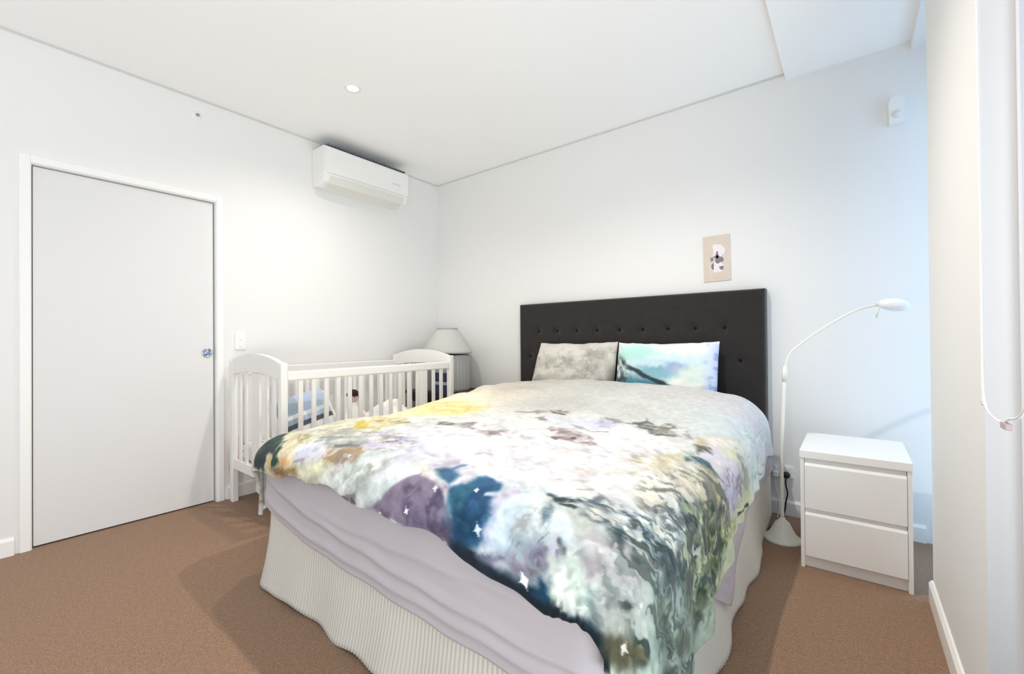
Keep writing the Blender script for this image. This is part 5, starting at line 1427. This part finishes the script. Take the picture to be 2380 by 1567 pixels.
cot_side(1)
cot_side(-1)
b = NB()
box(b, -hw + 0.05, hw - 0.05, CY0 - coy + 0.05, CY1 - coy - 0.05, 0.262, 0.280)
obj('base_board', b, M_cot, cot)


def dotted(name, base, dot, scale):
    m = mat(name, base, 0.9, 0.1)
    nt = m.node_tree
    v = nt.nodes.new('ShaderNodeTexVoronoi')
    v.inputs['Scale'].default_value = scale
    nt.links.new(nt.nodes['Texture Coordinate'].outputs['Object'], v.inputs['Vector'])
    r = nt.nodes.new('ShaderNodeValToRGB')
    r.color_ramp.elements[0].position, r.color_ramp.elements[1].position = 0.24, 0.30
    r.color_ramp.elements[0].color, r.color_ramp.elements[1].color = s2l(dot), s2l(base)
    nt.links.new(v.outputs['Distance'], r.inputs['Fac'])
    nt.links.new(r.outputs['Color'], nt.nodes['Principled BSDF'].inputs['Base Color'])
    return m


cm = obj('cot_mattress', box(NB(), CX0 + 0.056, CX1 - 0.056, CY0 + 0.052, CY1 - 0.052, 0.2805, 0.40, 0.025, 4), dotted('speckled_cot_sheet', (236, 232, 226), (92, 84, 84), 26), None, True)
tag(cm, 'cot mattress in a white sheet with dark specks', 'mattress')


def heap(name, x0, x1, y0, y1, z, hts, seed, m, label, cat, colors=None):
    """soft crumpled heap with a closed underside, heights given along y"""
    nu, nv = 46, 60
    u, v = np.meshgrid(np.linspace(0, 1, nu), np.linspace(0, 1, nv))
    env = np.power(np.clip(16 * u * (1 - u) * v * (1 - v), 0, 1), 0.45)
    h = np.interp(v, np.linspace(0, 1, len(hts)), hts)
    X = x0 + (x1 - x0) * u + 0.02 * fbm(u * 3, v * 3, seed, 2)
    Y = y0 + (y1 - y0) * v + 0.02 * fbm(u * 3 + 9, v * 3, seed + 1, 2)
    Z = z + 0.004 + env * h * (0.86 + 0.28 * fbm(u * 4, v * 5, seed + 2, 3))
    o = link(name, grid_mesh(name, np.stack([X, Y, Z], -1), nu, nv, colors), m)
    s = o.modifiers.new('cloth', 'SOLIDIFY')
    s.thickness, s.offset = 0.003, 1
    return tag(o, label, cat)


M_blank = mat('white_blanket', (240, 239, 236), 0.95, 0.05, bump=(60, 0.3, 0.004))
heap('baby_blanket', -3.18, -2.70, 1.98, 2.44, 0.400, [0.10, 0.19, 0.21, 0.17, 0.13], 11, M_blank, 'crumpled white blanket at the far end of the cot', 'blanket')
heap('white_cushion', -3.22, -2.99, 1.52, 1.80, 0.400, [0.16, 0.31, 0.33, 0.24], 33, mat('soft_white_plush', (236, 236, 230), 0.95, 0.05, bump=(90, 0.5, 0.004)), 'soft white cushion leaning behind the doll in the cot', 'cushion')

# pale blue cushion with dark stripes leaning at the near end of the cot
n, m_ = 60, 50
u, v = np.meshgrid(np.linspace(-1, 1, n), np.linspace(-1, 1, m_))
prof = np.power(np.clip((1 - u ** 4) * (1 - v ** 4), 0, 1), 0.5)
stripe = np.where((v > -0.42) & (v < -0.22), 1, 0)
stripe2 = np.where((v < -0.22) | ((v > 0.0) & (v < 0.16)), 1, 0)
col = np.where(stripe[..., None] > 0, lin((84, 88, 96)), np.where(stripe2[..., None] > 0, lin((226, 230, 232)), np.where((u[..., None] < -0.3), lin((156, 172, 186)), lin((176, 192, 216)))))
fr = np.stack([0.07 * prof + 0.002 + 0 * u, u * 0.17, v * 0.155], -1)
bk = np.stack([-0.05 * prof - 0.002 + 0 * u, u * 0.17, v * 0.155], -1)[:, ::-1]
bm = NB()
bm.from_mesh(grid_mesh('striped_cushion', fr, n, m_, col))
bm.from_mesh(grid_mesh('striped_cushion', bk, n, m_, col[:, ::-1]))
bmesh.ops.remove_doubles(bm, verts=list({vv for e in bm.edges if e.is_boundary for vv in e.verts}), dist=0.0045)
me = bpy.data.meshes.new('striped_cushion')
bm.to_mesh(me)
bm.free()
cu = link('striped_cushion', me, print_mat('striped_cloth'), None, True)
cu.location = (-2.86, 1.455, 0.585)
cu.rotation_euler = (math.radians(12), math.radians(-24), math.radians(0))
tag(cu, 'pale blue cushion with dark grey stripes leaning in the cot', 'cushion')

# small cloth doll
doll = thing('doll', 'small white cloth doll with dark hair and pink face sitting in the cot', 'doll', (-2.80, 1.765, 0.400))
bd = lathe(NB(), [(0, 0), (0.055, 0.002), (0.068, 0.04), (0.060, 0.11), (0.042, 0.19), (0.028, 0.235), (0.018, 0.25), (0, 0.252)], seg=26)
for s in (-1, 1):
    tube(bd, smooth_path([(0.0, s * 0.035, 0.205), (0.03, s * 0.072, 0.15), (0.055, s * 0.066, 0.09)], 6), 0.014, 10)
    tube(bd, smooth_path([(0.03, s * 0.03, 0.022), (0.085, s * 0.045, 0.024), (0.125, s * 0.05, 0.02)], 6), 0.018, 10)
obj('body', bd, M_blank, doll, True)
hd = NB()
lathe(hd, [(0, -0.043), (0.018, -0.039), (0.034, -0.024), (0.041, 0.0), (0.035, 0.024), (0.019, 0.039), (0, 0.043)], (0, 0, 0.285), 24)
hdo = obj('head', hd, mat('doll_pink', (228, 196, 186), 0.9), doll, True)
hr = NB()
lathe(hr, [(0.045, 0.004), (0.044, 0.016), (0.037, 0.031), (0.022, 0.045), (0, 0.050)], (-0.004, 0.0, 0.287), 24)
lathe(hr, [(0, -0.022), (0.014, -0.017), (0.021, 0.0), (0.014, 0.017), (0, 0.022)], (-0.026, 0.030, 0.285), 16)
obj('hair', hr, mat('doll_hair', (58, 34, 32), 0.9), hdo, True)
ey = NB()
for s in (-1, 1):
    lathe(ey, [(0, 0.002), (0.004, 0.001), (0.005, 0.0)], (0.0385, s * 0.014, 0.286), 12, 'x')
obj('eye', ey, mat('doll_eye', (45, 38, 40), 0.5), hdo)

# pink cloth hanging down beside the cot's wall side
n, m_ = 14, 26
u, v = np.meshgrid(np.linspace(0, 1, n), np.linspace(0, 1, m_))
pk = np.stack([-3.372 + 0.008 * np.sin(u * 9), 1.190 + 0.075 * u * (0.6 + 0.4 * v) + 0.010 * np.sin(v * 5), 0.42 - 0.22 * v + 0.008 * np.sin(u * 7)], -1)
o = link('pink_cloth', grid_mesh('pink_cloth', pk, n, m_), mat('pink_muslin', (214, 150, 152), 0.95))
s = o.modifiers.new('cloth', 'SOLIDIFY')
s.thickness = 0.004
tag(o, 'small pink cloth tucked between the cot post and the door wall', 'cloth')

# ------------------------------------------------------------------ corner table, lamp and boxes
M_wood = mat('dark_stained_wood', (58, 48, 42), 0.5, 0.3, noise=(12, 0.2))
TX0, TX1, TY0, TY1, TZ = -3.30, -2.680, 2.585, 3.09, 0.620
tb = thing('side_table', 'dark wooden side table in the corner beyond the cot', 'table', ((TX0 + TX1) / 2, (TY0 + TY1) / 2, 0))
tx, ty = (TX1 - TX0) / 2, (TY1 - TY0) / 2
obj('top', box(NB(), -tx, tx, -ty, ty, TZ - 0.025, TZ, 0.004), M_wood, tb)
obj('apron', box(NB(), -tx + 0.03, tx - 0.03, -ty + 0.03, ty - 0.03, TZ - 0.095, TZ - 0.025), M_wood, tb)
for sx in (-1, 1):
    for sy in (-1, 1):
        obj('leg', box(NB(), sx * (tx - 0.045) - 0.02, sx * (tx - 0.045) + 0.02, sy * (ty - 0.045) - 0.02, sy * (ty - 0.045) + 0.02, 0, TZ - 0.095, 0.003), M_wood, tb)

M_shade = mat('pleated_white_shade', (198, 198, 193), 0.85, 0.15)
lp = thing('table_lamp', 'white lamp with tapered ribbed shade on a round column base, corner table', 'lamp', (-2.985, 2.862, TZ))
prof = [(0.095, 0.565)]
R0, R1, Z0, Z1 = 0.092, 0.232, 0.562, 0.345
for k in range(13):
    t = k / 12
    r = R0 + (R1 - R0) * (t ** 0.86)
    z = Z0 + (Z1 - Z0) * t
    prof.append((r + (0.004 if k % 2 else 0.0), z))
prof += [(0.226, 0.338), (0.219, 0.345), (0.088, 0.558)]
obj('shade', lathe(NB(), prof, seg=48), M_shade, lp, True)
obj('shade_cap', lathe(NB(), [(0, 0.563), (0.094, 0.563), (0.096, 0.570), (0.088, 0.574), (0, 0.574)], seg=40), mat('shade_cap', (176, 176, 172), 0.8), lp, True)
cb = NB()
seg = 72
rings = []
for z in (0.0, 0.015, 0.31, 0.325):
    rings.append([cb.verts.new(((0.205 + (0.005 if k % 2 else 0) - (0.006 if z in (0.0, 0.325) else 0)) * math.cos(2 * math.pi * k / seg), (0.205 + (0.005 if k % 2 else 0) - (0.006 if z in (0.0, 0.325) else 0)) * math.sin(2 * math.pi * k / seg), z)) for k in range(seg)])
for a, c in zip(rings, rings[1:]):
    for k in range(seg):
        cb.faces.new((a[k], a[(k + 1) % seg], c[(k + 1) % seg], c[k]))
cb.faces.new(rings[0][::-1])
cb.faces.new(rings[-1])
obj('column', cb, mat('pale_grey_ceramic', (176, 176, 172), 0.6), lp)
obj('stem', lathe(NB(), [(0.0, 0.325), (0.018, 0.325), (0.018, 0.555), (0, 0.555)], seg=16), M_shade, lp)

M_navy = mat('navy_card', (62, 64, 96), 0.6)
M_band = mat('pale_band', (186, 188, 196), 0.6)
for k, lab in enumerate(('dark navy box with pale lid, lower of two behind the cot', 'dark navy box with pale lid, upper of two behind the cot')):
    t = thing('storage_box', lab, 'box', (-2.800, 2.612, TZ + 0.1045 * k), 'navy boxes on the corner table')
    obj('box_body', box(NB(), -0.095, 0.095, -0.024, 0.024, 0.0005, 0.076, 0.002), M_navy, t)
    obj('lid', box(NB(), -0.098, 0.098, -0.026, 0.026, 0.076, 0.104, 0.002), M_band, t)

# ------------------------------------------------------------------ white two-drawer bedside chest
ns = thing('bedside_chest', 'glossy white two drawer bedside chest beside the floor lamp', 'bedside chest', (0.0, 2.705, 0))
w2, d2 = 0.197, 0.242
b = NB()
for s in (-1, 1):
    box(b, min(s * w2, s * (w2 - 0.016)), max(s * w2, s * (w2 - 0.016)), -d2 + 0.006, d2, 0.0, 0.514, 0.0015)
box(b, -w2 + 0.016, w2 - 0.016, d2 - 0.012, d2, 0.05, 0.514)
box(b, -w2 + 0.016, w2 - 0.016, -d2 + 0.06, d2 - 0.012, 0.05, 0.062)
obj('carcass', b, M_lacq, ns)
obj('top', box(NB(), -w2 - 0.002, w2 + 0.002, -d2, d2 + 0.002, 0.514, 0.550, 0.0025), M_lacq, ns)
obj('plinth', box(NB(), -w2 + 0.016, w2 - 0.016, -d2 + 0.030, -d2 + 0.044, 0.0, 0.058), M_lacq, ns)
for z0, z1 in ((0.060, 0.262), (0.282, 0.492)):
    dr = NB()
    prism(dr, [(-d2 + 0.002, z0), (-d2 + 0.002, z1 - 0.012), (-d2 + 0.010, z1), (-d2 + 0.022, z1), (-d2 + 0.022, z0)], 'x', -w2 + 0.0175, w2 - 0.0175)
    f = obj('drawer', dr, M_lacq, ns)
    bb = NB()
    box(bb, -w2 + 0.022, w2 - 0.022, -d2 + 0.024, d2 - 0.02, z0 + 0.012, z1 - 0.02)
    obj('drawer_box', bb, M_lacq, f)
    obj('grip_lip', box(NB(), -w2 + 0.0175, w2 - 0.0175, -d2 + 0.022, -d2 + 0.034, z1 - 0.004, z1 + 0.0205), M_lacq, f)

# ------------------------------------------------------------------ white floor lamp with long bent arm
M_lamp = mat('lamp_white_enamel', (236, 236, 226), 0.3, 0.5)
fl = thing('floor_lamp', 'white reading floor lamp with bent arm and small oval head', 'floor lamp', (-0.300, 2.735, 0))
obj('base', lathe(NB(), [(0, 0), (0.090, 0), (0.091, 0.008), (0.084, 0.016), (0.066, 0.030), (0.048, 0.062), (0.034, 0.092), (0.016, 0.108), (0.011, 0.12), (0, 0.12)], seg=44), M_lamp, fl, True)
def flp(x, z): return (x + 0.300, 0.0, z)
pts = [flp(-0.300, 0.115), flp(-0.301, 0.25), flp(-0.296, 0.55), flp(-0.283, 0.86)]
obj('pole', tube(NB(), smooth_path(pts, 6), 0.0088, 16), M_lamp, fl, True)
obj('collar', tube(NB(), [flp(-0.2838, 0.845), flp(-0.2795, 0.925)], 0.0115, 16), M_lamp, fl, True)
pts = [flp(-0.2805, 0.91), flp(-0.273, 0.955), flp(-0.255, 0.997), flp(-0.228, 1.028), flp(-0.135, 1.108), flp(-0.030, 1.182), flp(0.030, 1.215), flp(0.075, 1.229), flp(0.118, 1.233)]
obj('arm', tube(NB(), smooth_path(pts, 8), 0.0062, 14), M_lamp, fl, True)
hm = NB()
prof = [(0, -0.056), (0.012, -0.054), (0.022, -0.045), (0.030, -0.025), (0.034, 0.005), (0.031, 0.032), (0.022, 0.050), (0.010, 0.058), (0, 0.060)]
lathe(hm, prof, (0, 0, 0), 28, 'x')
for v in hm.verts:
    v.co.z *= 0.92
    v.co.y *= 1.15
ho = obj('lamp_head', hm, mat('lamp_head_white', (244, 246, 248), 0.2, 0.5), fl, True)
ho.location = flp(0.160, 1.231)
ho.rotation_euler = (0, math.radians(9), 0)
obj('joint', tube(NB(), [(-0.066, 0, 0.0), (-0.048, 0, 0.0)], 0.012, 14), M_lamp, ho, True)
obj('switch', tube(NB(), [(-0.050, 0, -0.008), (-0.053, 0, -0.068)], 0.0042, 10), M_lamp, ho, True)
pl = lathe(NB(), [(0.0, -0.048), (0.014, -0.046), (0.019, -0.034), (0.019, -0.014), (0.0, -0.0135)], (0.300 - 0.318, YB - 2.735, 0.247), 24, 'y')
cord = obj('plug', pl, M_black, fl, True)
cord['label'] = 'black plug in the outlet'
qx, qy, qz = 0.300 - 0.318, YB - 2.735, 0.247
pts = [(0.0, -0.045, -0.004), (0.0, -0.062, -0.045), (0.008, -0.058, -0.10), (0.0, -0.062, -0.15), (-0.005, -0.075, -0.20), (-0.014, -0.13, -0.232), (-0.030, -0.22, -0.242), (-0.045, -0.27, -0.235), (-0.056, -0.33, -0.240), (-0.05, -0.39, -0.2425)]
cd = obj('cable', tube(NB(), smooth_path([(qx + a, qy + c, qz + e) for a, c, e in pts], 8), 0.0042, 10), M_black, fl, True)
cd['label'] = 'black power cord'
